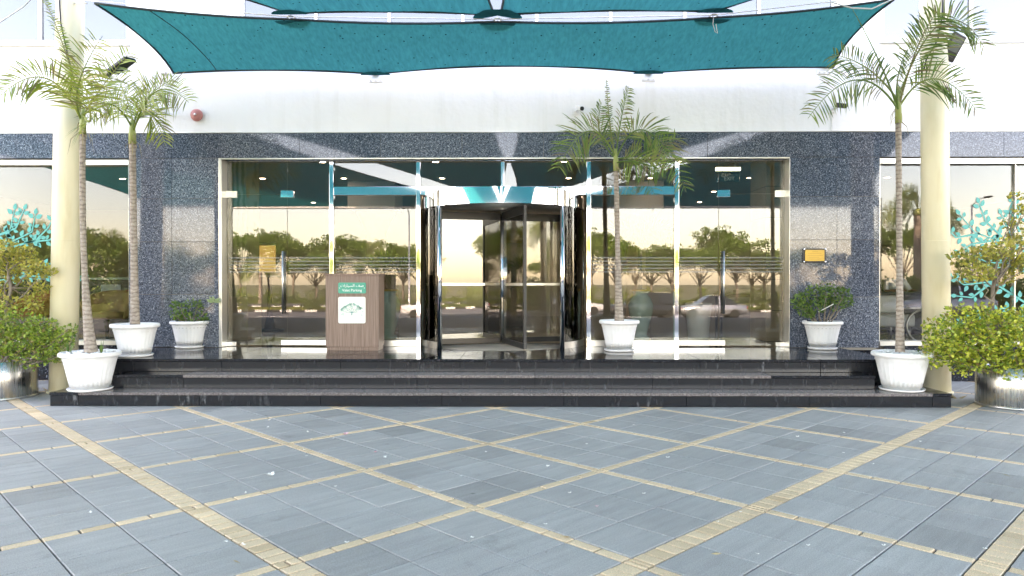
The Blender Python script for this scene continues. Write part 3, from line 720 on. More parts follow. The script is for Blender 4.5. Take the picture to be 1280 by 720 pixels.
# pot positions from where their saucers meet the stone
def base_at(px, py, z, r): p = gp(px, py, z); k = (p.y + r) / p.y; return Vector((p.x * k, p.y * k, z))
P1 = base_at(113, 491, Z1, .24); P6 = base_at(1127, 491.5, Z1, .24)
P2 = base_at(169, 447.5, Z3, .22); P3 = base_at(237, 436, Z3, .19); P4 = base_at(774, 440.5, Z3, .2); P5 = base_at(1028, 438, Z3, .2)
WHITE = 'white ribbed plastic pots by the entrance'
for nm, P, rim, h, lab in (('planter_pot', P1, .69, .475, 'large white ribbed pot on the lowest step at left, holding a leaning palm'),
                       ('planter_pot', P2, .61, .44, 'white ribbed pot with a straight palm, on the platform edge before the left granite pier'),
                       ('planter_pot', P3, .56, .41, 'white ribbed pot with a low succulent against the left granite pier'),
                       ('planter_pot', P4, .58, .45, 'white ribbed pot with a palm right of the revolving door'),
                       ('planter_pot', P5, .57, .42, 'white ribbed pot with a small bushy plant under the brass plaque'),
                       ('planter_pot', P6, .69, .475, 'large white ribbed pot on the lowest step at right, before the cream column')):
    o = pot(nm, P, rim, h, label=lab, cat='pot', group=WHITE); soil(o, rim * .42, h * .9)
    if P in (P1, P6): stones(o, rim * .40, h * .95, 170, 5)
def top_of(P, h): return Vector((P.x, P.y, P.z + h * .9))
# palm in the lower left pot
Y = P1.y; b = top_of(P1, .475); b.x += .02; cr = pt(103.5, 166, Y)
palm(b, cr, FR(Y, [(58, 95, -2, 122, -.5, .34, 0), (84, 70, 50, -15, .2, .12, 1.2), (98, 105, 128, 45, -.35, .42, .3), (118, 120, 165, 62, .4, .36, 0), (130, 132, 195, 118, -.5, .33, 0), (113, 145, 100, 80, -.8, .38, .2)]),
     .09, .034, seed=2, shaft=.32, ctrl=Vector((-.13, 0, .95)), label='tall slim palm leaning left in the large pot on the lowest left step', cat='palm')
Y = P2.y; b = top_of(P2, .44); cr = pt(165.5, 178, Y)
palm(b, cr, FR(Y, [(195, 112, 236, 128, -.4, .36, 0), (160, 128, 140, 84, .3, .38, .4), (185, 138, 207, 182, .3, .3, 0), (138, 130, 108, 150, -.6, .3, 0), (180, 125, 218, 98, .5, .34, 0)]),
     .068, .042, seed=4, shaft=.3, label='straight ringed palm in the white pot before the left granite pier', cat='palm')
Y = P4.y; b = top_of(P4, .45); cr = pt(770, 212, Y)
palm(b, cr, FR(Y, [(735, 163, 697, 214, -.4, .36, 0), (762, 150, 758, 98, .1, .07, .3), (776, 150, 786, 108, .15, .22, .8), (808, 162, 858, 240, -.3, .36, 0), (803, 190, 850, 172, .35, .34, 0), (750, 165, 752, 128, .3, .24, .6), (795, 200, 835, 215, -.6, .34, 0)]),
     .075, .035, leaf='palm_leaf_dark', seed=6, shaft=.3, label='palm with arching fronds in the pot right of the revolving door', cat='palm')
Y = P6.y; b = top_of(P6, .475); b.x -= .02; cr = pt(1123, 152, Y)
palm(b, cr, FR(Y, [(1070, 96, 1010, 148, -.3, .34, 0), (1100, 75, 1066, 12, .2, .05, 1.0), (1085, 85, 1040, 68, .5, .34, 0), (1145, 60, 1172, 14, -.35, .42, .2), (1178, 28, 1232, 62, .1, .36, 0), (1168, 95, 1222, 140, -.2, .34, 0), (1122, 95, 1135, 60, -.6, .34, .5)]),
     .06, .034, leaf='palm_leaf_dark', seed=9, shaft=.42, label='tall slender palm in the large pot before the right cream column', cat='palm')

# ---------------------------------------------------------------- leaf masses
def leaf_cluster(mb, c, rx, ry, rz, k, s, rr, out=.5, shell=.35):
    for i in range(k):
        while True:
            q = Vector((rr.uniform(-1, 1), rr.uniform(-1, 1), rr.uniform(-1, 1)))
            if shell < q.length < 1: break
        p = Vector((c[0] + q.x * rx, c[1] + q.y * ry, c[2] + q.z * rz))
        d = (q * out + Vector((rr.uniform(-1, 1), rr.uniform(-1, 1), rr.uniform(-.5, 1)))).normalized()
        a, b = frame_of(d); t = rr.uniform(0, 6.28); a, b = a * math.cos(t) + b * math.sin(t), b * math.cos(t) - a * math.sin(t)
        L = s * rr.uniform(.65, 1.3); wd = L * .34
        mb.add([p, p + d * L * .5 + a * wd + b * wd * .3, p + d * L, p + d * L * .5 - a * wd + b * wd * .3, p + d * L * .55], [(0, 1, 4), (1, 2, 4), (2, 3, 4), (3, 0, 4)])
def twig(mb, p, q, r0, r1, rr, wob=.05):
    p, q = Vector(p), Vector(q); k = 6
    mb.tube([p.lerp(q, i / k) + Vector((rr.uniform(-wob, wob), rr.uniform(-wob, wob), 0)) * (0 < i < k) for i in range(k + 1)], [lerp(r0, r1, i / k) for i in range(k + 1)], 6)
def steel_planter(loc, r, h, **kw):
    o = empty('steel_planter', loc, **kw)
    MB().lathe([(r * .985, 0), (r, .006), (r, h - .006), (r * .985, h), (r * .95, h), (r * .95, h - .12)], 72).build('drum', 'brushed_steel', o)
    MB().lathe([(r * 1.004, .0), (r * 1.004, .03)], 72).build('base_band', 'satin_steel', o)
    soil(o, r * .94, h - .08); return o
PR = base_at(1272, 515, 0, .43); PL = base_at(-2, 503, 0, .43)
steel_planter(PR, .44, .49, label='round brushed steel planter right of the steps', cat='planter')
steel_planter(PL, .44, .49, label='round brushed steel planter at the left edge by the cream column', cat='planter')
rr = random.Random(21)
def shrub(nm, base, items, leaf, kleaf, s, stems, **kw):
    o = empty(nm, base, **kw); f = MB(); t = MB(); base = Vector(base)
    for (c, rad, k) in items:
        c = Vector(c) - base
        leaf_cluster(f, c, rad[0], rad[1], rad[2], int(k * kleaf), s, rr)
        if stems: twig(t, (c.x * .25, c.y * .25, -.05), c, .012, .005, rr, .03)
    f.build('foliage', leaf, o, kind='stuff')
    if stems: t.build('stem', 'bark', o)
    return o
Yr = PR.y; S = Yr / FPX
it = []
for px, py, r in ((1180, 420, 24), (1172, 443, 18), (1200, 400, 18), (1212, 430, 28), (1240, 415, 28), (1238, 447, 26), (1205, 455, 16), (1268, 440, 30), (1290, 415, 30), (1262, 462, 16), (1300, 450, 28), (1228, 398, 16), (1255, 400, 16), (1282, 470, 14), (1195, 440, 18)):
    for dy in (-.24, .12): it.append((pt(px, py + rr.uniform(-4, 4), Yr + dy), (r * S * 1.05, .2, r * S * .92), r * r * .22))
shrub('variegated_shrub', (PR.x, PR.y, .42), it, 'variegated_leaf', 2.0, .052, True, label='dense yellow variegated shrub filling the right steel planter', cat='shrub')
Yl = PL.y; S = Yl / FPX; it = []
for px, py, r in ((30, 425, 24), (58, 430, 22), (78, 425, 13), (50, 408, 17), (10, 430, 26), (-15, 425, 28), (25, 400, 15), (70, 447, 10), (40, 447, 12), (-5, 400, 20), (85, 415, 7)):
    for dy in (-.24, .12): it.append((pt(px, py + rr.uniform(-4, 4), Yl + dy), (r * S * 1.05, .2, r * S * .92), r * r * .24))
shrub('green_shrub', (PL.x, PL.y, .42), it, 'shrub_leaf', 2.0, .048, True, label='dense green shrub spilling over the left steel planter', cat='shrub')
def little_tree(nm, base, trunk_pts, clumps, leaf, s, Y, **kw):
    o = empty(nm, base, **kw); base = Vector(base); t = MB(); f = MB(); S = Y / FPX
    T = [Vector(p) - base for p in trunk_pts]; t.tube([Vector((0, 0, -.05))] + T, [.03] + [lerp(.026, .014, i / len(T)) for i in range(len(T))], 8)
    for px, py, r, k, dy in clumps:
        c = pt(px, py, Y + dy) - base; j = rr.randrange(len(T)); twig(t, T[j], c, .011, .003, rr, .04)
        for q in range(3): twig(t, T[-1].lerp(c, .6), c + Vector((rr.uniform(-1, 1), rr.uniform(-1, 1), rr.uniform(-.6, 1))) * r * S, .005, .002, rr, .02)
        leaf_cluster(f, c, r * S * 1.15, r * S, r * S * .75, int(k * 2.2), s, rr, shell=.1)
    t.build('trunk', 'bark', o); f.build('foliage', leaf, o, kind='stuff'); return o
little_tree('sparse_tree', (PR.x - .12, PR.y + .15, .42), [pt(1240, 385, Yr + .15), pt(1241, 360, Yr + .15), pt(1244, 345, Yr + .15)],
    [(1205, 322, 14, 60, 0), (1228, 318, 16, 80, .2), (1250, 312, 16, 80, -.2), (1268, 325, 16, 80, .1), (1225, 340, 15, 70, -.2), (1255, 345, 14, 60, .2), (1275, 300, 13, 60, 0), (1265, 280, 10, 30, .1), (1278, 262, 8, 22, 0), (1270, 245, 7, 12, 0), (1290, 330, 20, 90, 0), (1300, 290, 18, 70, .1), (1205, 345, 10, 30, .1)],
    'yellow_leaf', .055, Yr + .15, label='sparse bonsai-like small tree rising behind the right variegated shrub', cat='tree')
little_tree('sparse_tree', (PL.x + .05, PL.y + .15, .42), [pt(8, 385, Yl + .15), pt(14, 360, Yl + .15), pt(10, 345, Yl + .15)],
    [(8, 312, 16, 110, 0), (30, 320, 15, 110, .1), (45, 335, 13, 80, -.1), (-10, 330, 18, 110, 0), (20, 345, 14, 80, .2), (50, 360, 12, 50, .1), (-8, 360, 14, 60, 0), (38, 378, 13, 60, .1), (5, 380, 14, 60, -.1), (60, 340, 8, 30, 0)],
    'yellow_leaf', .052, Yl + .15, label='yellow-leaved small tree above the left steel planter', cat='tree')
# feathery grassy palm between them
b = Vector((PL.x + .35, PL.y + .45, .38)); 
o = empty('feathery_palm', b, label='feathery low palm clump behind the yellow-leaved tree at left', cat='palm plant'); f = MB()
for i in range(200):
    t = rr.uniform(0, 6.28); L = rr.uniform(.5, 1.0); d = Vector((math.cos(t) * .6, math.sin(t) * .4, 1)).normalized(); sd = frame_of(d)[0] * .006
    q1 = d * L * .6; q2 = d * L + Vector((math.cos(t), math.sin(t), -.6)) * L * .35
    f.add([-sd, sd, q1 + sd, q1 - sd, q2], [(0, 1, 2, 3), (3, 2, 4)])
f.build('foliage', 'palm_leaf', o, kind='stuff')
# succulent in the third pot
b = top_of(P3, .41); o = empty('succulent', b, label='low green succulent with one tall pale rosette in the pot by the left pier', cat='succulent'); f = MB(); t = MB(); fp = MB()
S = P3.y / FPX
for px, py, r in ((217, 392, 5), (226, 384, 6), (238, 380, 6), (246, 388, 6), (231, 395, 6), (241, 397, 7), (252, 397, 6), (223, 399, 4), (257, 402, 5), (247, 380, 4), (219, 381, 4)):
    c = pt(px, py, P3.y - .08 + rr.uniform(-.1, .1)) - b; twig(t, (c.x * .4, c.y * .4, 0), c, .007, .004, rr, .01); leaf_cluster(f, c, r * S, r * S, r * S * .8, 34, .05, rr, 1.5, .1)
c = pt(267, 378, P3.y - .1) - b; twig(t, (.12, -.05, .02), c, .008, .005, rr, .01)
for i in range(11):
    a = i * 2.4; d = Vector((math.cos(a), math.sin(a) * .6, rr.uniform(.1, 1))).normalized(); sd = d.cross(Vector((0, 1, .3))).normalized() * .022
    fp.add([c, c + d * .06 + sd, c + d * .12, c + d * .06 - sd], [(0, 1, 2, 3)])
f.build('foliage', 'jade_leaf', o, kind='stuff'); t.build('stem', 'bark', o); fp.build('rosette', 'pale_leaf', o)
# bushy plant in the fifth pot
b = top_of(P5, .42); o = empty('potted_bush', b, label='small dark green bushy plant in the pot under the plaque', cat='bush'); f = MB(); t = MB(); S = P5.y / FPX
for px, py, r in ((998, 378, 9), (1008, 370, 10), (1020, 366, 11), (1032, 362, 10), (1044, 366, 11), (1055, 368, 9), (1006, 386, 9), (1022, 382, 10), (1046, 380, 10), (1033, 376, 9), (1058, 378, 7), (1012, 392, 6)):
    c = pt(px, py, P5.y + rr.uniform(-.15, .12)) - b; twig(t, (c.x * .3, c.y * .3, 0), c, .011, .005, rr, .015); leaf_cluster(f, c, r * S, r * S, r * S * .85, 95, .045, rr, .8, .1)
f.build('foliage', 'jade_leaf', o, kind='stuff'); t.build('stem', 'bark', o)
MB().tube([pt(1023, 390, P5.y - .18) - b, pt(1042, 380, P5.y - .18) - b], .006, 6).build('support_stick', 'rope_white', o)
for px in (88, 128): # small weeds beside the leaning palm
    q = gp(113, 491, Z1); b = Vector((wx(px + 2, P1.y), P1.y - .06, Z1 + .44)); o = empty('weed', b, label='little weed sprouting from the gravel ' + ('left' if px < 100 else 'right') + ' of the leaning palm trunk', cat='weed'); f = MB()
    for i in range(9):
        d = Vector((rr.uniform(-.4, .4), rr.uniform(-.4, .4), 1)).normalized() * rr.uniform(.1, .2); sd = Vector((.008, 0, 0)); f.add([(0, 0, 0), tuple(d * .5 + sd), tuple(d), tuple(d * .5 - sd)], [(0, 1, 2, 3)])
    f.build('blade', 'jade_leaf', o)

# ---------------------------------------------------------------- cream columns with lamps
def column(px0, py0, pxt, lean, lab, lamp):
    p = base_at(px0, py0, 0, .17); o = empty('sail_column', p, label=lab, cat='column'); H = 6.6; dx = (pt(pxt, 0, p.y).x - p.x) / (wz(0, p.y)) * H
    MB().tube([(0, 0, .0), (dx * .5, 0, H * .5), (dx, 0, H)], .172, 40).build('shaft', 'cream_paint', o)
    MB().lathe([(.2, 0), (.2, .02), (.176, .022)], 32).build('base_plate', 'cream_paint', o)
    MB().lathe([(.1722, -.004), (.1738, -.001), (.1738, .001), (.1722, .004)], 40, (dx * 2.06 / H, 0, 2.06)).build('weld_seam', 'cream_paint', o)
    MB().lathe([(.19, H), (.19, H + .03), (0.001, H + .08)], 24, (dx, 0, 0)).build('cap', 'cream_paint', o)
    return o, p
cl, pl = column(79, 492, 88, 0, 'cream steel column at left behind the leaning palm', None)
crr, pr_ = column(1171, 492.5, 1167, 0, 'cream steel column at right behind the slender palm', None)
def floodlight(p, d, base, lab, face=(0, 1, .1)):
    o = empty('flood_light', base, label=lab, cat='lamp'); base = Vector(base); p = Vector(p) - base; d = Vector(d).normalized()
    MB().tube([(0, 0, 0), p * .55, p], .024, 10).build('arm', 'cream_paint', o)
    face = Vector(face); yv = (face - d * d.dot(face)).normalized(); xv = yv.cross(d).normalized()
    hd = MB().box(-.095, .095, -.02, .03, 0, .36).build('housing', 'black_plastic', o, bevel=.014)
    hd.matrix_local = Matrix.Translation(p) @ Matrix((xv, yv, d)).transposed().to_4x4()
    MB().box(-.07, .07, -.024, -.0205, .12, .33).build('lens', 'lamp_face', hd); MB().tube([(0, 0, -.08), (0, 0, .01)], .03, 10).build('knuckle', 'black_plastic', hd)
    MB().box(-.05, .05, -.023, -.0205, .05, .056).build('badge_line', 'lamp_face', hd)
    return o
q = pt(1183, 75, pr_.y - .1); floodlight(q, (.42, -.15, .9), pt(1174, 92, pr_.y - .08), 'black flood light on an arm on the right column')
q = pt(140, 90, pl.y - .2); floodlight(q, (.85, -.3, .4), pt(95, 100, pl.y - .1), 'black flood light behind the palm fronds on the left column', (0, .1, -1))
q = pt(56, 77, pl.y - .2); o = empty('lamp_bracket', pt(80, 100, pl.y - .1), label='bare lamp bracket arm on the left side of the left column', cat='bracket')
MB().tube([(0, 0, 0), (pt(72, 94, pl.y - .2) - o.location), (q - o.location)], .022, 8).build('arm', 'cream_paint', o)
def cable(name, pts, r, m, **kw):
    P = [Vector(p) for p in pts]; b = P[0]; return MB().tube([p - b for p in P], r, 6).build(name, m, None, loc=b, **kw)
cable('power_cable', [pt(73, -20, pl.y - .18), pt(76, 30, pl.y - .2), pt(84, 66, pl.y - .2), pt(90, 90, pl.y - .2), pt(88, 122, pl.y - .18)], .01, 'black_plastic', label='black power cable hanging down the left column', cat='cable')
cable('power_cable', [pt(1179, -20, pr_.y - .18), pt(1178, 20, pr_.y - .19), pt(1172, 50, pr_.y - .2), pt(1158, 74, pr_.y - .2), pt(1155, 86, pr_.y - .18)], .01, 'black_plastic', label='black power cable hanging down the right column', cat='cable')

# ---------------------------------------------------------------- shade sails
def scallop(pts, inward, sag, n=14):
    out = []; pts = [Vector(p) for p in pts]; inward = Vector(inward)
    for i in range(len(pts) - 1):
        a, b = pts[i], pts[i + 1]; L = (b - a).length; mid = (a + b) / 2; d = (inward - mid).normalized()
        for j in range(n): t = j / n; out.append(a.lerp(b, t) + d * 4 * t * (1 - t) * sag * L)
    out.append(pts[-1]); return out
def resample(P, k):
    L = [0]
    for a, b in zip(P, P[1:]): L.append(L[-1] + (b - a).length)
    out = []; j = 0
    for i in range(k + 1):
        s = L[-1] * i / k
        while j < len(P) - 2 and L[j + 1] < s: j += 1
        out.append(P[j].lerp(P[j + 1], 0 if L[j + 1] == L[j] else min(1, (s - L[j]) / (L[j + 1] - L[j]))))
    return out
def sail(bottom, right, top, left, belly, nu, nv, patches, name='shade_sail', seams=(), **kw):
    """bottom/top run left to right, left/right run bottom to top (Coons patch)"""
    b, t, l, r = resample(bottom, nu), resample(top, nu), resample(left, nv), resample(right, nv)
    org = (b[0] + b[-1] + t[0] + t[-1]) / 4; o = empty(name, org, **kw); vs = []; fs = []
    for j in range(nv + 1):
        v = j / nv
        for i in range(nu + 1):
            u = i / nu
            p = b[i] * (1 - v) + t[i] * v + l[j] * (1 - u) + r[j] * u - (b[0] * (1 - u) * (1 - v) + b[-1] * u * (1 - v) + t[0] * (1 - u) * v + t[-1] * u * v)
            p = p + Vector((0, 0, -belly * 16 * u * (1 - u) * v * (1 - v) + .006 * math.sin(u * 31 + v * 9) + .03 * (noise.noise(p * .9) + .5 * noise.noise(p * 2.3)) * min(1, 8 * u * (1 - u) * v * (1 - v) * 4))); vs.append(p - org)
    W = nu + 1
    for j in range(nv):
        for i in range(nu): fs.append((j * W + i, j * W + i + 1, (j + 1) * W + i + 1, (j + 1) * W + i))
    MB().add(vs, fs, True).build('cloth', 'teal_cloth', o)
    for ui in seams:
        MB().tube([vs[j * (nu + 1) + ui] + Vector((0, 0, -.004)) for j in range(nv + 1)], .006, 5).build('seam', 'black_hem', o)
    for e in (b, r, t, l): MB().tube([p - org for p in e], .016, 6).build('edge_hem', 'black_hem', o)
    for c, cen, rad in patches:
        c = Vector(c); cen = Vector(cen); 
        mb = MB(); a = (cen - c); a.z *= .6; a.normalize(); sd = Vector((0, 0, 1)).cross(a).normalized(); P = [c]
        for i in range(13):
            th = math.pi * i / 12; P.append(c + sd * math.cos(th) * rad * 1.5 + a * (math.sin(th) * rad + .01))
        def drop(p): return p - org
        mb.add([drop(p) + Vector((0, 0, -.02)) for p in P], [(0, i, i + 1) for i in range(1, 13)]); mb.build('corner_patch', 'teal_patch', o)
    return o
YBK = YU - .22
A = [pt(217, 91.5, YBK), pt(470, 92.5, YBK), pt(810, 91, YBK), pt(1042, 84, YBK)]
YCOL = 9.45
T = [pt(118, 4, YCOL), pt(365, 24, YCOL), pt(622, 27, YCOL), pt(891, 22, YCOL), pt(1118, -1, YCOL)]
cen = (A[1] + T[2]) / 2
bt = scallop(A[:2], cen + Vector((-2, 0, .6)), .02) [:-1] + scallop(A[1:3], Vector((wx(640, 10), 9, 5.6)), .035)[:-1] + scallop(A[2:], cen + Vector((3, 0, .6)), .02)
tp = []
for i in range(4): tp += scallop(T[i:i + 2], (T[i] + T[i + 1]) / 2 + Vector((0, 1, -.12)), .03)[:-1]
tp.append(T[-1])
sail(bt, scallop([A[-1], T[-1]], cen, .10), tp, scallop([A[0], T[0]], cen, .10), .05, 60, 12,
     [(T[1], T[1] + Vector((0, 1, -.1)), .16), (T[2], T[2] + Vector((0, 1, -.1)), .16), (T[3], T[3] + Vector((0, 1, -.1)), .16), (A[1], A[1] + Vector((0, -1, .1)), .15), (A[2], A[2] + Vector((0, -1, .1)), .15)],
     seams=(4,), label='teal shade sail stretched between the white wall and the column line', cat='shade sail')
ZR = 4.75
def corner(x, y, z): return Vector((x, y, z))
# inner pair over the forecourt
for sgn, lab in ((-1, 'teal shade sail over the left half of the forecourt, seen at the picture top'), (1, 'teal shade sail over the right half of the forecourt, seen at the picture top')):
    Bp = [T[2] + Vector((.04 * sgn, -.08, .06)), (T[1] if sgn < 0 else T[3]) + Vector((0, -.08, .05)), corner(-6.2, 9.3, 5.95) if sgn < 0 else corner(5.5, 9.3, 5.9)]
    far = corner(-.3 + .12 * sgn, -8.6, ZR); out = corner(-6.3, 4.7, 5.2) if sgn < 0 else corner(5.7, 4.7, 5.2); c = (Bp[0] + Bp[2] + far + out) / 4
    e1 = []
    for i in range(2): e1 += scallop(Bp[i:i + 2], (Bp[i] + Bp[i + 1]) / 2 + Vector((0, -1, .05)), .028)[:-1]
    e1.append(Bp[2])
    mid = corner(-.3 + .06 * sgn, 1.9, 4.85); inner = scallop([Bp[0], mid, far], c, .035)
    if sgn > 0: sail(e1, scallop([Bp[2], out], c, .05), scallop([far, out], c, .05), inner, .1, 40, 40, [(Bp[0], c, .2), (Bp[1], Bp[1] + Vector((0, -1, 0)), .16)], label=lab, cat='shade sail')
    else: sail(e1[::-1], inner, scallop([out, far], c, .05), scallop([Bp[2], out], c, .05), .1, 40, 40, [(Bp[0], c, .2), (Bp[1], Bp[1] + Vector((0, -1, 0)), .16)], label=lab, cat='shade sail')
    # outer sail
    a_ = corner(-6.6 if sgn < 0 else 6.0, 4.5, 5.1); b_ = corner(-.3 + .4 * sgn, -8.9, ZR); c_ = corner(15.5 * sgn, -8.8, ZR); d_ = corner(-15.5, 5.0, 5.4) if sgn < 0 else corner(7.6, 9.2, 4.75)
    c = (a_ + b_ + c_ + d_) / 4; L2 = 'teal shade sail reaching out past the ' + ('left' if sgn < 0 else 'right') + ' column toward the road'
    if sgn > 0: sail(scallop([a_, d_], c, .06), scallop([d_, c_], c, .04), scallop([b_, c_], c, .03), scallop([a_, b_], c, .05), .1, 30, 30, [], label=L2, cat='shade sail')
    else: sail(scallop([d_, a_], c, .06), scallop([a_, b_], c, .05), scallop([c_, b_], c, .03), scallop([d_, c_], c, .04), .1, 30, 30, [], label=L2, cat='shade sail')
a_, d_, c_, b_ = corner(5.85, 9.3, 5.8), corner(6.95, 9.05, 4.72), corner(11.5, 6.2, 5.0), corner(6.3, 4.9, 5.35); c = (a_ + b_ + c_ + d_) / 4
sail(scallop([a_, d_], c, .04), scallop([d_, c_], c, .05), scallop([b_, c_], c, .05), scallop([a_, b_], c, .05), .08, 20, 20, [], label='teal side sail whose tip shows at the top right corner', cat='shade sail')
# brackets on the wall, shackles
for i, (px, py, lab) in enumerate(((470, 98, 'white steel sail bracket on the wall left of the entrance centre'), (810, 96.5, 'white steel sail bracket on the wall above the potted palm'), (209, 97, 'white steel sail bracket on the wall above the left granite pier'), (1030, 88, 'white steel sail bracket on the wall above the right granite pier'))):
    p = pt(px, py, YU); tgt = A[[1, 2, 0, 3][i]]; o = empty('sail_bracket', p, label=lab, cat='bracket')
    MB().box(-.11, .11, -.02, -.001, -.06, .06).build('plate', 'white_paint', o, bevel=.004)
    MB().box(-.05, .05, -.12, -.02, .03, .055).build('lug', 'white_paint', o, bevel=.004)
    for bx_ in (-.08, 0, .08): MB().tube([(bx_, -.032, -.035), (bx_, -.02, -.035)], .012, 6).build('bolt', 'satin_steel', o)
    MB().tube([(0, -.1, .045), tuple(tgt - p)], .012, 6).build('shackle', 'satin_steel', o)
for i, (p, lab) in enumerate(((T[1], 'steel ring joining sails near the left column'), (T[2], 'steel ring joining the three sails above the revolving door'), (T[3], 'steel ring with a hanging rope end near the right column'))):
    o = empty('sail_ring', p, label=lab, cat='ring'); MB().tube([(.05 * math.cos(t), -.04 + .05 * math.sin(t), .01) for t in [k * math.pi / 8 for k in range(17)]], .009, 6).build('ring', 'satin_steel', o)
    if i == 2: MB().tube([(0, -.04, 0), (-.01, -.04, -.1), (.02, -.04, -.2), (.05, -.04, -.22), (.03, -.04, -.1)], .005, 5).build('rope_end', 'rope_white', o)
wire = []
cable('stay_wire', [T[0] + Vector((-.25, 0, .05))] + [t + Vector((0, -.03, .02)) for t in T[1:4]] + [T[4] + Vector((.35, 0, .1))], .007, 'rope_white', label='pale stay wire strung between the columns along the sail edges', cat='wire')
cable('stay_wire', [T[0] + Vector((-.1, 0, 0)), pl + Vector((.12, -.05, wz(4, pl.y)))], .012, 'satin_steel', label='short steel turnbuckle wire from sail corner to left column', cat='wire')
cable('stay_wire', [T[4], pr_ + Vector((-.12, -.05, wz(-6, pr_.y)))], .012, 'satin_steel', label='short steel turnbuckle wire from sail corner to right column', cat='wire')
cable('hanging_rope', [pt(1040, 3, YCOL - .1), pt(1065, 10, YCOL - .1), pt(1090, 11, YCOL - .1), pt(1120, -3, YCOL - .1)], .009, 'rope_white', label='white rope looping under the sail near the right column', cat='rope')
cable('hanging_rope', [pt(-10, 34, 8.6), pt(12, 20, 8.6), pt(30, 8, 8.6), pt(45, -8, 8.6)], .008, 'rope_white', label='white rope sagging at the top left corner', cat='rope')
# rear columns and edge beam of the sail roof, behind the camera
for x in (-15.6, -.3, 15.6):
    o = empty('rear_column', (x, -9.2, -.04), label='cream rear sail column on the road side ' + {-15.6: 'far left', -.3: 'in the middle', 15.6: 'far right'}[x], cat='column')
    MB().tube([(0, 0, 0), (0, 0, 5.2)], .13, 24).build('shaft', 'cream_paint', o); MB().lathe([(.2, 0), (.2, .02)], 24).build('base_plate', 'cream_paint', o)
o = empty('edge_beam', (0, -9.2, ZR + .05), label='white pipe beam along the road edge of the sails', cat='beam'); MB().tube([(-15.6, 0, 0), (15.6, 0, 0)], .07, 12).build('pipe', 'white_paint', o)

# ---------------------------------------------------------------- things on the wall
p = pt(247, 144.5, YU); o = empty('fire_bell', p, label='faded red round alarm bell on the white wall', cat='bell')
c = MB().lathe([(.03, 0), (.085, .005), (.095, .03), (.085, .06), (.05, .075), (.02, .08)], 24).build('gong', 'bell_red', o); c.rotation_euler = (math.pi / 2, 0, 0)
d = MB().lathe([(.018, .08), (.018, .095)], 10).build('nut', 'satin_steel', o); d.rotation_euler = (math.pi / 2, 0, 0); MB().box(-.05, .05, -.001, .0, -.06, .06).build('back_plate', 'bell_red', o)
def cctv(px, py, lab, dark):
    p = pt(px, py, YU); o = empty('security_camera', p, label=lab, cat='camera')
    MB().box(-.05, .05, -.02, 0, -.05, .05).build('mount', 'white_paint', o, bevel=.004); MB().tube([(0, -.02, 0), (.02, -.09, 0), (.03, -.12, .02)], .016, 8).build('arm', 'white_paint', o)
    h = MB().box(-.035, .035, -.14, .06, -.035, .035).build('housing', 'black_plastic' if dark else 'white_paint', o, bevel=.012); h.location = (.05, -.14, .03); h.rotation_euler = (R(18), 0, R(12))
    MB().lathe([(.03, 0), (.03, .012)], 16).build('lens', 'black_plastic', h).matrix_local = Matrix.Translation((0, -.142, 0)) @ Matrix.Rotation(math.pi / 2, 4, 'X')
    MB().box(-.01, .01, -.012, 0, ZG - p.z + .01, -.052).build('conduit', 'white_paint', o)
cctv(719, 140, 'white security camera on the wall left of the potted palm crown', False)
cctv(1040, 137, 'black security camera on the wall above the right granite pier', True)
cctv(203, 142, 'small security camera half hidden by the left palm fronds', False)
p = pt(1017.5, 319.5, YG); o = empty('brass_plaque', p, label='small engraved brass plaque on the right granite pier', cat='plaque')
MB().box(-.175, .175, -.018, -.002, -.11, .105).build('backing', 'black_plastic', o, bevel=.003); MB().box(-.145, .145, -.03, -.019, -.085, .085).build('plate', 'brass', o, bevel=.003)
ln = MB()
for i, (a, b) in enumerate(((-.04, .05), (-.1, .1), (-.11, .12), (-.09, .06), (-.1, .1))): ln.box(a, b, -.0315, -.0302, .055 - i * .028, .062 - i * .028)
ln.build('engraving', 'brass_dark', o)
for sx in (-1, 1):
    for sz in (-1, 1): s = MB().lathe([(.012, 0), (.012, .012)], 10).build('stud', 'chrome', o); s.location = (sx * .16, -.018, sz * .095); s.rotation_euler = (math.pi / 2, 0, 0)
# exit sign hanging inside the right door
p = pt(910, 212, 11.7); o = empty('exit_sign', p, label='hanging exit sign inside the right glass door', cat='sign')
MB().box(-.2, .2, -.03, .03, -.02, .035).build('light_bar', 'exit_glow', o, bevel=.004); MB().box(-.19, .19, -.004, .004, -.2, -.021).build('panel', 'entrance_glass', o)
t = text_mesh('EXIT', .085, 'lettering', 'sign_white', (.02, -.0065, -.15), o); t2 = text_mesh('\ufe9d\ufeed\ufeae\ufea7', .075, 'lettering', 'sign_white', (-.03, -.0065, -.07), o)
MB().tube([(.12, 0, .03), (.12, 0, LC - p.z - .002)], .006, 6).build('hanger', 'black_plastic', o)

# ---------------------------------------------------------------- valet podium
pf = gp(407, 438.5, Z3); pb = gp(473.5, 438.5, Z3); Yp = (pf.y + pb.y) / 2; W = pb.x - pf.x
o = empty('valet_podium', ((pf.x + pb.x) / 2, Yp, Z3), label='brown wood laminate valet parking podium before the left glass', cat='podium')
H = wz(342, Yp) - Z3; Dp = .42; hw = W / 2
MB().box(-hw + .012, hw - .012, .012, Dp - .01, 0, .055).build('plinth', 'wood_laminate', o, bevel=.003)
MB().box(-hw, hw, 0, .018, .057, H - .026).build('front_panel', 'wood_laminate', o, bevel=.002)
MB().box(-hw, -hw + .018, .0185, Dp, .057, H - .026).build('side_panel', 'wood_laminate', o, bevel=.002); MB().box(hw - .018, hw, .0185, Dp, .057, H - .026).build('side_panel', 'wood_laminate', o, bevel=.002)
MB().box(-hw + .0185, hw - .0185, Dp - .12, Dp - .1, .057, H - .026).build('back_panel', 'wood_laminate', o)
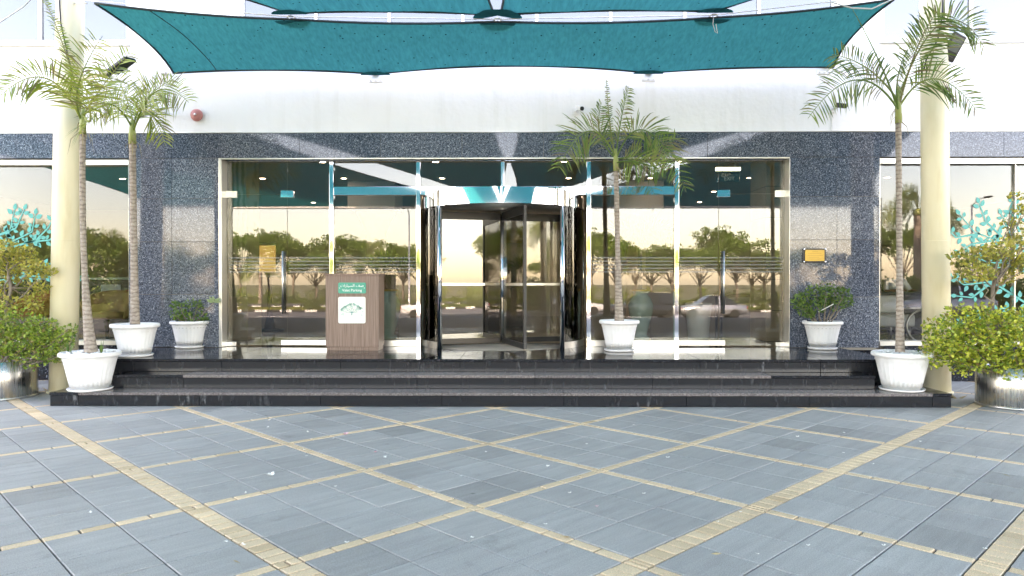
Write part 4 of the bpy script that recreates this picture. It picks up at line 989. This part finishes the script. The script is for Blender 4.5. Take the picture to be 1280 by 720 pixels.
MB().box(-hw - .012, hw + .012, -.012, Dp + .01, H - .025, H).build('top', 'wood_laminate', o, bevel=.003)
def loc(px, py): q = pt(px, py, Yp); return q.x - o.location.x, q.z - Z3
def rrect(x0, x1, z0, z1, r, k=5):
    P = []
    for cx, cz, a0 in ((x1 - r, z0 + r, -90), (x1 - r, z1 - r, 0), (x0 + r, z1 - r, 90), (x0 + r, z0 + r, 180)):
        P += [(cx + r * math.cos(R(a0 + 90 * i / k)), cz + r * math.sin(R(a0 + 90 * i / k))) for i in range(k + 1)]
    return P
x0, z0 = loc(423, 366.8); x1, z1 = loc(457.5, 353.2)
sg = MB().prism(rrect(x0, x1, z0, z1, .02), -.012, -.0005).build('green_sign', 'sign_green', o, bevel=.0015); sg['label'] = 'green sign with white Arabic and English lettering'
cxs, czs = (x0 + x1) / 2, (z0 + z1) / 2
text_mesh('Valet Parking', .054, 'lettering', 'sign_white', (cxs, -.0135, czs - .034), sg)
ar = '\u0635\u0641 \u0627\u0644\u0633\u064a\u0627\u0631\u0627\u062a'
vis = ''.join(reversed('\ufebb\ufed2 \ufe8d\ufedf\ufeb4\ufef4\ufe8e\ufead\ufe8d\ufe95'))
text_mesh(vis, .058, 'lettering', 'sign_white', (cxs, -.0135, czs + .034), sg)
for sx in (x0 + .02, x1 - .02): s = MB().lathe([(.006, 0), (.006, .004)], 8).build('screw', 'sign_white', sg); s.location = (sx, -.012, czs); s.rotation_euler = (math.pi / 2, 0, 0)
x0, z0 = loc(423, 404.2); x1, z1 = loc(457, 371)
pl_ = MB().prism(rrect(x0, x1, z0, z1, .025), -.012, -.0005).build('logo_plate', 'sign_cream', o, bevel=.0015); pl_['label'] = 'cream square plate with a spreading tree emblem'
em = MB(); lf = MB(); cx, cz = (x0 + x1) / 2, lerp(z0, z1, .42); r2 = random.Random(3)
def stick(mb, a, b, w0, w1, y):
    dx, dz = b[0] - a[0], b[1] - a[1]; L = math.hypot(dx, dz) or 1; nx, nz = -dz / L, dx / L
    mb.prism([(a[0] + nx * w0, a[1] + nz * w0), (a[0] - nx * w0, a[1] - nz * w0), (b[0] - nx * w1, b[1] - nz * w1), (b[0] + nx * w1, b[1] + nz * w1)], y, y + .0012)
def grow(a, ang, L, lev, i):
    b = (a[0] + L * math.cos(ang), a[1] + L * .8 * math.sin(ang)); stick(em if lev < 2 else lf, a, b, .003 / (lev + 1), .0022 / (lev + 1), -.0135 - .0001 * lev)
    if lev == 3:
        for k in range(3):
            an = ang + r2.uniform(-1.2, 1.2); c = (b[0] + r2.uniform(-.012, .012), b[1] + r2.uniform(-.01, .01)); lf.prism([(c[0], c[1]), (c[0] + .008 * math.cos(an + .5), c[1] + .008 * math.sin(an + .5)), (c[0] + .015 * math.cos(an), c[1] + .015 * math.sin(an)), (c[0] + .008 * math.cos(an - .5), c[1] + .008 * math.sin(an - .5))], -.0136, -.0124)
        return
    for k in range(2 if lev else 3): grow(b, ang + r2.uniform(-.5, .5) + (k - .5) * .45, L * r2.uniform(.68, .85), lev + 1, k)
for i in range(7): grow((cx, cz - .01), R(12 + 26 * i), .055 if i not in (3,) else .06, 0, i)
stick(em, (cx, cz - .045), (cx, cz), .007, .005, -.0137)
em.build('emblem_branches', 'logo_dark', pl_); lf.build('emblem_leaves', 'logo_teal', pl_)
for sx in (x0 + .025, x1 - .025):
    for sz in (z0 + .025, z1 - .025): s = MB().lathe([(.006, 0), (.006, .003)], 8).build('screw', 'satin_steel', pl_); s.location = (sx, -.012, sz); s.rotation_euler = (math.pi / 2, 0, 0)


# ---------------------------------------------------------------- lobby furniture
def tub_chair(loc, rz, m, lab):
    o = empty('tub_chair', loc, rz, label=lab, cat='armchair'); mb = MB(); k = 28; vs = []; fs = []
    # curved shell: back and arms in one wrap
    for i in range(k + 1):
        t = lerp(R(-200), R(20), i / k); f = abs(i / k - .5) * 2; top = lerp(.86, .62, f ** 2)
        for r, z in ((.28, .36), (.36, .42), (.40, .6), (.41, top - .03), (.385, top), (.345, top - .02), (.33, .6), (.31, .46)): vs.append((r * math.cos(t) * 1.05, -r * math.sin(t), z))
    for i in range(k):
        for j in range(8): a = i * 8; fs.append((a + j, a + 8 + j, a + 8 + (j + 1) % 8, a + (j + 1) % 8))
    fs += [tuple(range(8)), tuple(range(k * 8 + 7, k * 8 - 1, -1))]
    mb.add(vs, fs, True).build('shell', m, o)
    MB().lathe([(.05, .37), (.3, .38), (.32, .43), (.3, .48), (.05, .5)], 28).build('seat', m, o)
    MB().lathe([(.03, .02), (.03, .372)], 12).build('pedestal', 'black_plastic', o); MB().lathe([(.25, 0), (.25, .012), (.04, .03)], 28).build('foot', 'satin_steel', o)
    return o
tub_chair((wx(134, 12.1), 12.1, LF), R(8), 'tan_leather', 'tan leather tub chair on a pedestal behind the left side window')
tub_chair((wx(40, 12.6), 12.6, LF), R(-30), 'orange_leather', 'orange tub chair behind the left side window, half hidden by shrubs')
tub_chair((wx(170, 13.6), 13.6, LF), R(30), 'red_leather', 'dark red tub chair behind the tan one in the left window')
o = empty('bar_counter', (wx(115, 15), 15, LF), label='dark bar counter with a pale edge deep inside the left window', cat='counter')
MB().box(-1.6, 1.2, 0, .6, 0, 1.05).build('body', 'dark_desk', o, bevel=.01); MB().box(-1.65, 1.25, -.06, .65, 1.052, 1.1).build('top', 'celadon', o, bevel=.005)
MB().box(.2, .62, -.015, -.001, .55, .95).build('notice', 'cool_screen', o)
# inside the left glass door: console with a lit lamp, barrier post
cx = wx(337, 14.5); o = empty('console_stand', (cx, 14.5, LF), label='slim black lobby stand with a lit yellow panel inside the left door', cat='stand')
MB().lathe([(.3, 0), (.3, .04), (.12, .06), (.05, .35), (.04, 1.1)], 20).build('post', 'black_plastic', o); MB().box(-.4, .35, -.2, .2, 1.1, 1.14).build('shelf', 'white_paint', o, bevel=.004)
MB().box(-.3, .12, -.02, .02, 1.2, 1.75).build('panel', 'lamp_glow', o); MB().box(-.33, .15, -.03, -.021, 1.76, 1.82).build('panel_frame', 'black_plastic', o); MB().box(-.1, -.06, -.015, .015, 1.141, 1.2).build('stem', 'black_plastic', o)
# urns and white lobby pots
def urn(loc, lab):
    o = empty('lobby_urn', loc, label=lab, cat='urn'); MB().lathe([(.15, 0), (.15, .04), (.1, .08), (.13, .2), (.2, .45), (.22, .6), (.17, .72), (.12, .78), (.15, .84)], 28).build('body', 'celadon', o)
    MB().lathe([(.151, .001), (.18, .001), (.18, -.0)], 20).build('gilt_foot', 'gilt', o); MB().lathe([(.152, .84), (.165, .845), (.165, .87), (.152, .875)], 24).build('rim', 'gilt', o)
urn((wx(486, 12.6), 12.6, LF), 'pale celadon urn inside the glass beside the valet podium')
urn((wx(801, 12.4), 12.4, LF), 'pale celadon urn with gilt rim inside the glass beside the potted palm')
o = empty('lobby_planter', (wx(873, 12.6), 12.6, LF), label='plain white tapered planter inside the right-hand glass', cat='planter')
MB().lathe([(.17, 0), (.2, .3), (.235, .62), (.22, .63), (.2, .6)], 32).build('body', 'white_plastic', o); soil(o, .19, .56)
# indoor palms
b = Vector((wx(797, 13.2), 13.2, LF)); fr_ = []
r5 = random.Random(5)
def clump_palm(b, H, k, L, lab, seed, nm='lobby_palm'):
    r5 = random.Random(seed); fr_ = []
    for i in range(k):
        t = i * 2.399 + r5.uniform(-.3, .3); rad = L * r5.uniform(.7, 1); top = b + Vector((0, 0, H))
        m = top + Vector((math.cos(t) * rad * .45, math.sin(t) * rad * .45, L * r5.uniform(.25, .55))); e = top + Vector((math.cos(t) * rad, math.sin(t) * rad, L * r5.uniform(-.35, .35)))
        fr_.append((m, e, .3, t))
    return palm(b, b + Vector((0, 0, H)), fr_, .06, .035, name=nm, leaf='palm_leaf_dark', seed=seed, shaft=.2, label=lab, cat='palm')
clump_palm(Vector((wx(800, 13.4), 13.4, LF)), 1.7, 10, .75, 'green indoor palm behind the glass right of the potted palm', 3)
clump_palm(Vector((wx(495, 13.6), 13.6, LF)), 1.1, 10, .7, 'green indoor palm behind the valet podium', 8)
o = empty('lobby_console', (wx(935, 13.6), 13.6, LF), label='low lobby console with a warm top inside the right door', cat='console')
MB().box(-.55, .45, 0, .4, .72, .78).build('top', 'wood_dark', o, bevel=.004)
for sx in (-.5, .4):
    for sy in (.04, .36): MB().box(sx - .02, sx + .02, sy - .02, sy + .02, 0, .719).build('leg', 'black_plastic', o)
MB().box(-.2, .3, .1, .3, .781, .86).build('tray', 'beige_stone', o, bevel=.01)
# ---- behind the right side window: ring table, desk and a seated person
rt = Vector((wx(1153, 11.6), 11.6, LF)); o = empty('ring_table', rt, label='side table on a large steel ring behind the right side window', cat='table')
MB().tube([(.25 * math.cos(t), 0, .285 + .262 * math.sin(t)) for t in [k * math.pi / 20 for k in range(41)]], .022, 10).build('ring', 'satin_steel', o); MB().lathe([(.33, .572), (.33, .59)], 40).build('top', 'white_paint', o); MB().box(-.12, .12, -.1, .1, 0, .012).build('foot', 'satin_steel', o)
o = empty('lobby_sofa', (wx(1110, 12.8), 12.8, LF), label='pale lobby sofa with slim legs behind the right side window', cat='sofa')
MB().box(-.8, .5, 0, .75, .2, .42).build('seat', 'sign_cream', o, bevel=.04); MB().box(-.8, .5, .6, .78, .425, .75).build('backrest', 'sign_cream', o, bevel=.04)
for sx in (-.72, .42):
    for sy in (.06, .7): MB().tube([(sx, sy, 0), (sx, sy, .2)], .018, 8).build('leg', 'satin_steel', o)
DY = 14.3; dx_ = wx(1143, DY); o = empty('lobby_desk', (dx_, DY, LF), label='dark reception desk in front of the seated person in the right window', cat='desk')
MB().box(-.75, .75, 0, .03, .05, .76).build('modesty_panel', 'dark_desk', o); MB().box(-.8, .8, -.05, .62, .761, .8).build('top', 'dark_desk', o, bevel=.004)
for sx in (-.74, .7): MB().box(sx, sx + .04, .031, .6, 0, .76).build('side_panel', 'dark_desk', o)
def skin_obj(name, chains, m, parent, sub=1, root=0):
    """chains: list of [(x,y,z,r), ...]; equal points are welded, the first point is the root"""
    vs = []; rs = []; es = []; idx = {}
    for ch in chains:
        prev = None
        for x, y, z, r in ch:
            key = (round(x, 4), round(y, 4), round(z, 4))
            if key not in idx: idx[key] = len(vs); vs.append((x, y, z)); rs.append(r)
            if prev is not None and prev != idx[key]: es.append((prev, idx[key]))
            prev = idx[key]
    me = bpy.data.meshes.new(name); me.from_pydata(vs, es, []); me.materials.append(MATS[m]); ob = bpy.data.objects.new(name, me); COL.objects.link(ob); ob.parent = parent
    sk = ob.modifiers.new('skin', 'SKIN'); sk.use_smooth_shade = True
    if not me.skin_vertices: 
        bm = bmesh.new(); bm.from_mesh(me); bm.verts.layers.skin.verify(); bm.to_mesh(me); bm.free()
    for i, d in enumerate(me.skin_vertices[0].data): d.radius = (rs[i], rs[i]); d.use_root = (i == root)
    sb = ob.modifiers.new('sub', 'SUBSURF'); sb.levels = sub; sb.render_levels = sub
    dg = bpy.context.evaluated_depsgraph_get(); m2 = bpy.data.meshes.new_from_object(ob.evaluated_get(dg)); ob.modifiers.clear(); ob.data = m2
    for p in m2.polygons: p.use_smooth = True
    return ob
pb_ = Vector((dx_, DY + .72, LF)); o = empty('person', pb_, label='person in a white shirt sitting at the desk behind the right side window', cat='person')
body = [[(0, 0, .55, .13), (0, .01, .72, .125), (0, .01, .9, .135), (0, .01, 1.03, .1), (0, 0, 1.1, .052), (0, -.01, 1.16, .05), (0, -.02, 1.22, .082), (0, -.02, 1.3, .092), (0, -.01, 1.37, .06)]]
for s in (-1, 1):
    body.append([(0, 0, .55, .13), (s * .1, -.08, .52, .085), (s * .12, -.42, .5, .065), (s * .12, -.44, .28, .05), (s * .12, -.42, .09, .038), (s * .12, -.55, .04, .032)])
    body.append([(0, .01, 1.03, .1), (s * .17, .01, 1.02, .058), (s * .23, -.06, .88, .045), (s * .25, -.14, .8, .042), (s * .16, -.34, .835, .032), (s * .12, -.42, .84, .024), (s * .1, -.48, .84, .028)])
    for k, (fx, L) in enumerate(((-.03, .055), (-.01, .07), (.01, .075), (.03, .065))):
        body.append([(s * .1, -.48, .84, .028), (s * .1 + fx, -.51, .842, .0095), (s * .1 + fx, -.51 - L * .6, .838, .0085), (s * .1 + fx, -.51 - L, .826, .0075)])
    body.append([(s * .12, -.42, .84, .024), (s * .12 - s * .045, -.455, .842, .0105), (s * .12 - s * .065, -.485, .836, .009)])
bo = skin_obj('body', body, 'skin', o, 2)
skin_obj('shirt', [[(0, 0, .56, .145), (0, .01, .72, .142), (0, .01, .9, .152), (0, .01, 1.03, .116), (0, .002, 1.075, .07)]] + [[(0, .01, 1.03, .116), (s * .17, .01, 1.02, .076), (s * .23, -.06, .88, .062), (s * .25, -.13, .81, .056)] for s in (-1, 1)], 'shirt', o, 2)
skin_obj('trousers', [[(0, 0, .54, .146)] + [(s * .1, -.08, .52, .1), (s * .12, -.42, .5, .08), (s * .12, -.44, .28, .066), (s * .12, -.42, .11, .06)] for s in (-1, 1)], 'trousers', o, 1)
MB().ball((0, .005, 1.335), .098, .105, .085).build('hair', 'hair', o)
fc = MB(); fc.ball((-.034, -.105, 1.285), .012, .008, .008, 8, 5); fc.ball((.034, -.105, 1.285), .012, .008, .008, 8, 5); fc.build('eyes', 'hair', o)
MB().ball((0, -.118, 1.255), .014, .02, .022, 8, 6).build('nose', 'skin', o); MB().ball((0, -.104, 1.215), .024, .01, .006, 8, 5).build('mouth', 'bell_red', o)
e_ = MB(); e_.ball((-.094, -.015, 1.27), .012, .022, .032, 8, 6); e_.ball((.094, -.015, 1.27), .012, .022, .032, 8, 6); e_.build('ears', 'skin', o)
c = empty('desk_chair', pb_, label='black desk chair under the seated person', cat='chair'); MB().box(-.24, .24, -.22, .24, .37, .415).build('seat', 'black_plastic', c, bevel=.02); MB().box(-.2, .2, .25, .29, .55, .95).build('backrest', 'black_plastic', c, bevel=.015)
MB().tube([(0, .0, .02), (0, 0, .37)], .03, 10).build('gas_lift', 'satin_steel', c); MB().tube([(0, .1, .36), (0, .29, .42), (0, .27, .6)], .018, 8).build('back_stay', 'black_plastic', c)
for k in range(5): t = k * 2 * math.pi / 5; MB().tube([(0, 0, .08), (.27 * math.cos(t), .27 * math.sin(t), .05), (.28 * math.cos(t), .28 * math.sin(t), 0)], .016, 6).build('leg', 'black_plastic', c)


# ---------------------------------------------------------------- the street across the forecourt (what the glass reflects)
def car(loc, rz, paint, L, W, Hh, suv, lab):
    o = empty('parked_car', loc, rz, label=lab, cat='car', group='cars on the road behind the viewer'); h = L / 2; z0 = .2
    if suv: st = [(-h, .35, .72, .80), (-h + .08, .3, .95, .92), (-h * .55, .24, 1.0, 1), (0, .22, 1.02, 1), (h * .35, .22, 1.02, 1), (h * .55, .24, .98, .98), (h - .12, .3, .88, .92), (h, .36, .68, .8)]
    else: st = [(-h, .35, .66, .78), (-h + .08, .28, .86, .9), (-h * .6, .24, .93, .98), (0, .2, .92, 1), (h * .3, .2, .92, 1), (h * .5, .22, .86, .98), (h - .15, .28, .74, .9), (h, .36, .58, .78)]
    vs = []; fs = []; ring = []
    for x, zb, zt, wf in st:
        w = W / 2 * wf
        for y, z in ((-w * .85, zb), (-w, zb + .1), (-w * 1.0, (zb + zt) / 2), (-w * .97, zt - .06), (-w * .86, zt), (0, zt + .03), (w * .86, zt), (w * .97, zt - .06), (w, (zb + zt) / 2), (w, zb + .1), (w * .85, zb)): vs.append((x, y, z))
    n_ = 11
    for i in range(len(st) - 1):
        for j in range(n_): a, b = i * n_ + j, i * n_ + (j + 1) % n_; fs.append((a, b, b + n_, a + n_))
    fs += [tuple(range(n_ - 1, -1, -1)), tuple(range((len(st) - 1) * n_, len(st) * n_))]
    bd = MB().add(vs, fs, True).build('body', paint, o)
    zs = st[3][2]; xr0, xr1, xf = (-h * .96, -h * .86, h * .1) if suv else (-h * .72, -h * .38, h * .12); xw = h * .48
    g = [(xr0, zs - .02, .9), (xr1, Hh - .06, .74), (xr1 + .15, Hh, .7), (xf - .25, Hh, .7), (xf, Hh - .06, .74), (xw, zs - .03, .9)]
    gv = MB().add([(x, s * W / 2 * wf, z) for s in (-1, 1) for x, z, wf in g], [(0, 1, 2, 3, 4, 5), (11, 10, 9, 8, 7, 6)] + [(i, i + 6, (i + 1) % 6 + 6, (i + 1) % 6) for i in range(6)])
    gv.build('greenhouse', 'car_glass', o, bevel=.03)
    rf = MB()
    rf.add([(x, s * W / 2 * .715, z) for s in (-1, 1) for x, z in ((xr1 - .02, Hh - .05), (xr1 + .15, Hh + .012), (xf - .25, Hh + .012), (xf + .02, Hh - .05))], [(0, 1, 5, 4), (1, 2, 6, 5), (2, 3, 7, 6)]); rf.build('roof', paint, o)
    for s in (-1, 1):
        for x in ((xr1 + xf) / 2 - .1,): MB().add([(x - .04, s * W / 2 * .905, zs), (x + .05, s * W / 2 * .905, zs), (x + .05, s * W / 2 * .715, Hh - .01), (x - .04, s * W / 2 * .715, Hh - .01)], [(0, 1, 2, 3)]).build('pillar', paint, o)
        MB().box(h * .36, h * .42, s * W / 2 * .98, s * (W / 2 + .16), zs + .02, zs + .15).build('mirror', paint, o, bevel=.02)
        MB().box(h - .2, h - .02, s * W / 2 * .55, s * W / 2 * .88, st[-2][2] - .2, st[-2][2] - .07).build('headlight', 'head_lamp', o, bevel=.02); MB().box(-h - .005, -h + .1, s * W / 2 * .5, s * W / 2 * .82, .66, .8).build('tail_light', 'tail_lamp', o, bevel=.02)
        for x in (-h * .6, h * .62):
            wv = MB().lathe([(.2, -.1), (.3, -.1), (.32, -.06), (.32, .06), (.3, .1), (.2, .1)], 24).build('wheel', 'tyre', o); wv.location = (x, s * (W / 2 - .11), .32); wv.rotation_euler = (math.pi / 2, 0, 0)
            MB().lathe([(.05, .09 * s * -1), (.21, .085 * s * -1), (.21, .06 * s * -1)], 16).build('rim', 'satin_steel', wv)
    return o
ZRD = -.845
def rfl(px, Yw): L = 2 * YW - Yw; return (px - 655) / FPX * L      # where a thing seen mirrored at px stands at distance Yw
car((rfl(552, -24), -24, ZRD), 0, 'car_white', 4.5, 1.8, 1.45, False, 'white sedan on the near lane left of centre')
car((rfl(808, -23), -23, ZRD), math.pi, 'car_black', 4.6, 1.9, 1.7, True, 'black estate car on the near lane')
car((rfl(893, -24.5), -24.5, ZRD), math.pi, 'car_silver', 4.4, 1.8, 1.5, False, 'silver hatchback on the near lane at right')
car((rfl(722, -29.5), -29.5, ZRD), 0, 'car_white', 4.5, 1.8, 1.45, False, 'white sedan on the far lane')
car((rfl(1125, -14), -10.5, -.14), R(170), 'car_silver', 4.6, 1.85, 1.5, False, 'silver car pulled up at the forecourt edge')
# planted median and verge
def hedge(x0, x1, y, w, h, z, k, seed, leaf, lab):
    r6 = random.Random(seed); o = empty('hedge', ((x0 + x1) / 2, y, z), label=lab, cat='hedge'); f = MB(); L = x1 - x0
    for i in range(k):
        c = (r6.uniform(-L / 2, L / 2), r6.uniform(-w / 2, w / 2), h * r6.uniform(.2, .85)); leaf_cluster(f, c, .5, .4, h * .3, 60, .17, r6, 1., .2)
    f.build('foliage', leaf, o, kind='stuff'); MB().box(-L / 2, L / 2, -w * .3, w * .3, 0, h * .22).build('core', 'hedge_leaf', o)
hedge(-45, -2, -39, 1.6, 1.1, -.86, 130, 31, 'hedge_leaf', 'clipped hedge on the median, left stretch'); hedge(-1, 45, -39.4, 1.6, 1.0, -.86, 130, 32, 'hedge_leaf', 'clipped hedge on the median, right stretch')
hedge(-32, -15.5, -11.5, 2.4, 3.4, -.25, 420, 35, 'tree_leaf', 'tall dark bushes on the near verge at left'); hedge(16, 30, -12.5, 1.8, 1.9, -.3, 240, 36, 'tree_leaf', 'dark bushes added on the near verge at right')  # right bushes added to darken the reflection in the side window
hedge(-70, 70, -60, 2.6, 1.8, -.9, 420, 33, 'shrub_leaf', 'long loose hedge beyond the far carriageway')
def tree_proto(seed, H, spread, flat):
    r6 = random.Random(seed); t = MB(); f = MB(); th = H * .42
    t.tube([(0, 0, 0), (r6.uniform(-.15, .15), r6.uniform(-.1, .1), th * .5), (r6.uniform(-.2, .2), 0, th)], [.17, .13, .1], 8)
    for i in range(16):
        a = i * 2.4; rad = spread * math.sqrt((i + .5) / 16); c = Vector((math.cos(a) * rad, math.sin(a) * rad, H * (.72 + .2 * (1 - (rad / spread) ** 2) * (.6 if flat else 1.2)) + r6.uniform(-.5, .5)))
        twig(t, (0, 0, th * r6.uniform(.75, 1)), c, .06, .02, r6, .12)
        for q in range(5):
            d = c + Vector((r6.uniform(-1, 1), r6.uniform(-1, 1), r6.uniform(-.6, .6))) * spread * .28; leaf_cluster(f, d, spread * .2, spread * .2, spread * .13, 60, .22, r6, .8, .1)
    return t, f
protos = [tree_proto(s, H, sp, fl) for s, H, sp, fl in ((1, 6.5, 2.8, True), (2, 7.5, 3.0, False), (3, 5.6, 2.6, True))]
pm = [(t.mesh('trunk', 'bark'), f.mesh('crown', 'tree_leaf')) for t, f in protos]
spots = [(305, -64, 1), (372, -62, 0), (430, -66, 1), (480, -63, 0), (510, -58, 2), (545, -75, 1), (640, -62, 0), (690, -60, 1), (745, -64, 1), (775, -50, 0), (845, -48, 1), (880, -52, 0), (925, -56, 1), (960, -60, 2), (1000, -58, 0), (1130, -50, 1), (150, -50, 1), (90, -46, 0), (30, -50, 1), (230, -58, 2), (1240, -60, 0), (-60, -48, 1), (-180, -52, 0), (-300, -56, 1), (1400, -54, 1), (1520, -50, 0), (340, -70, 1), (400, -57, 2), (455, -72, 1), (530, -68, 0), (570, -70, 1), (610, -66, 2), (665, -72, 1), (715, -68, 0), (800, -70, 1), (820, -62, 2), (905, -70, 1), (945, -66, 0), (275, -66, 0)]
for i, (px, Yw, k) in enumerate(spots):
    o = empty('street_tree', (rfl(px, Yw), Yw, -.88), rng.uniform(0, 6), label='street tree with a spreading crown across the road', cat='tree', group='street trees across the road'); sc_ = rng.uniform(.88, 1.15); o.scale = (sc_, sc_, sc_ * rng.uniform(.85, 1.15))
    for me, nm in zip(pm[k], ('trunk', 'crown')): c = bpy.data.objects.new(nm, me); COL.objects.link(c); c.parent = o
def date_palm(x, y, z, H, lab, seed, L=2.3):
    r6 = random.Random(seed); b = Vector((x, y, z)); fr_ = []
    for i in range(26):
        t = i * 2.399; el = r6.uniform(-.3, 1.2); top = b + Vector((0, 0, H)); d = Vector((math.cos(t) * math.cos(el), math.sin(t) * math.cos(el), math.sin(el)))
        fr_.append((top + d * L * .55 + Vector((0, 0, .25)), top + d * L * .95 + Vector((0, 0, -.75)), .5, t))
    return palm(b, b + Vector((0, 0, H)), fr_, .26, .2, name='date_palm', leaf='palm_leaf_dark', seed=seed, shaft=.3, label=lab, cat='palm')
date_palm(rfl(588, -50), -50, -.86, 3.2, 'date palm on the far verge left of centre', 41); date_palm(rfl(330, -56), -56, -.86, 3.6, 'date palm on the far verge at left', 42)
date_palm(rfl(140, -16), -15, -.5, 3.4, 'date palm on the near verge at left', 43, 1.9); date_palm(rfl(1143, -14), -13.6, -.35, 5.2, 'tall date palm by the forecourt edge at right', 44, 1.9)
date_palm(rfl(60, -20), -18.6, -.8, 4.4, 'taller date palm on the near verge far left', 45, 2.0)
for i, (px, Yw) in enumerate(((1215, -30), (517, -36))):
    o = empty('lamp_post', (rfl(px, Yw), Yw, -.86), label='street lamp post ' + ('at right' if i == 0 else 'on the median left of centre'), cat='lamp post'); MB().lathe([(.14, 0), (.14, .5), (.07, .55), (.05, 8)], 14).build('pole', 'satin_steel', o); MB().tube([(0, 0, 7.9), (0, .8, 8.3), (0, 1.6, 8.35)], .035, 8).build('arm', 'satin_steel', o); MB().box(-.14, .14, 1.5, 2.1, 8.28, 8.4).build('lamp_head', 'black_plastic', o, bevel=.03)


# ---------------------------------------------------------------- small things on the ground
r7 = random.Random(77)
def petal(px, py, s, m, lab, z=0):
    p = gp(px, py, z + .002); o = MB(); k = 3 if s < .02 else 5; vs = []
    for i in range(k):
        a = i * 2 * math.pi / k + r7.uniform(-.4, .4); d = Vector((math.cos(a), math.sin(a), r7.uniform(.15, .7))) * s; sd = Vector((-math.sin(a), math.cos(a), .2)) * s * .5
        o.add([(0, 0, 0), d * .6 + sd, d, d * .6 - sd], [(0, 1, 2), (0, 2, 3)])
    return o.build('fallen_petal', m, None, loc=p, label=lab, cat='petal', group='petals and scraps on the paving')
petal(338, 594, .035, 'petal_white', 'larger crumpled white blossom on a tile left of centre')
petal(432, 543, .03, 'petal_pink', 'pink blossom on the paving below the podium'); petal(469, 565, .02, 'petal_pink', 'smaller pink petal below the podium'); petal(746, 633, .014, 'petal_pink', 'pink scrap on a tile right of centre')
for px, py in ((418, 548), (380, 562), (383, 570), (307, 616), (283, 677), (303, 681), (524, 609), (482, 572), (481, 571), (607, 565), (734, 555), (712, 616), (685, 583), (834, 572), (804, 617), (526, 610), (926, 640), (896, 652), (1055, 541), (946, 692), (996, 546), (1053, 566), (1010, 682), (1104, 682), (1232, 686), (112, 641), (245, 527), (336, 525), (335, 534), (384, 540), (643, 560), (576, 595), (681, 655), (792, 531), (1090, 580), (1150, 552), (420, 608), (590, 672), (432, 678)):
    petal(px + r7.uniform(-1, 1), py, r7.uniform(.011, .019), 'petal_white', 'tiny white petal fallen on the paving')
for px, py, lab in ((708, 671, 'brown curled dry leaf on the front brick band'), (296, 702, 'dark dry leaf near the lower left band'), (895, 692, 'dark leaf scrap on a lower right tile'), (1258, 594, 'dry twig scrap near the right edge'), (1192, 497, 'dry leaves at the foot of the right column'), (67, 489, 'dry palm scrap at the foot of the left column')):
    p = gp(px, py, .003); o = MB(); big = 'foot' in lab; k = 5 if big else 1
    for q in range(k):
        s = (.1 if big else .03) * r7.uniform(.8, 1.2); a = r7.uniform(0, 6.28); c = Vector((r7.uniform(-.1, .1), r7.uniform(-.05, .05), 0)) * (1 if big else 0); d = Vector((math.cos(a), math.sin(a), .1 if not big else .6)).normalized() * s; sd = Vector((-math.sin(a), math.cos(a), .4)) * s * .28
        o.add([c - d, c + sd, c + d, c - sd, c + Vector((0, 0, s * .15))], [(0, 1, 4), (1, 2, 4), (2, 3, 4), (3, 0, 4)])
    o.build('dry_leaf', 'dry_leaf', None, loc=p, label=lab, cat='leaf')
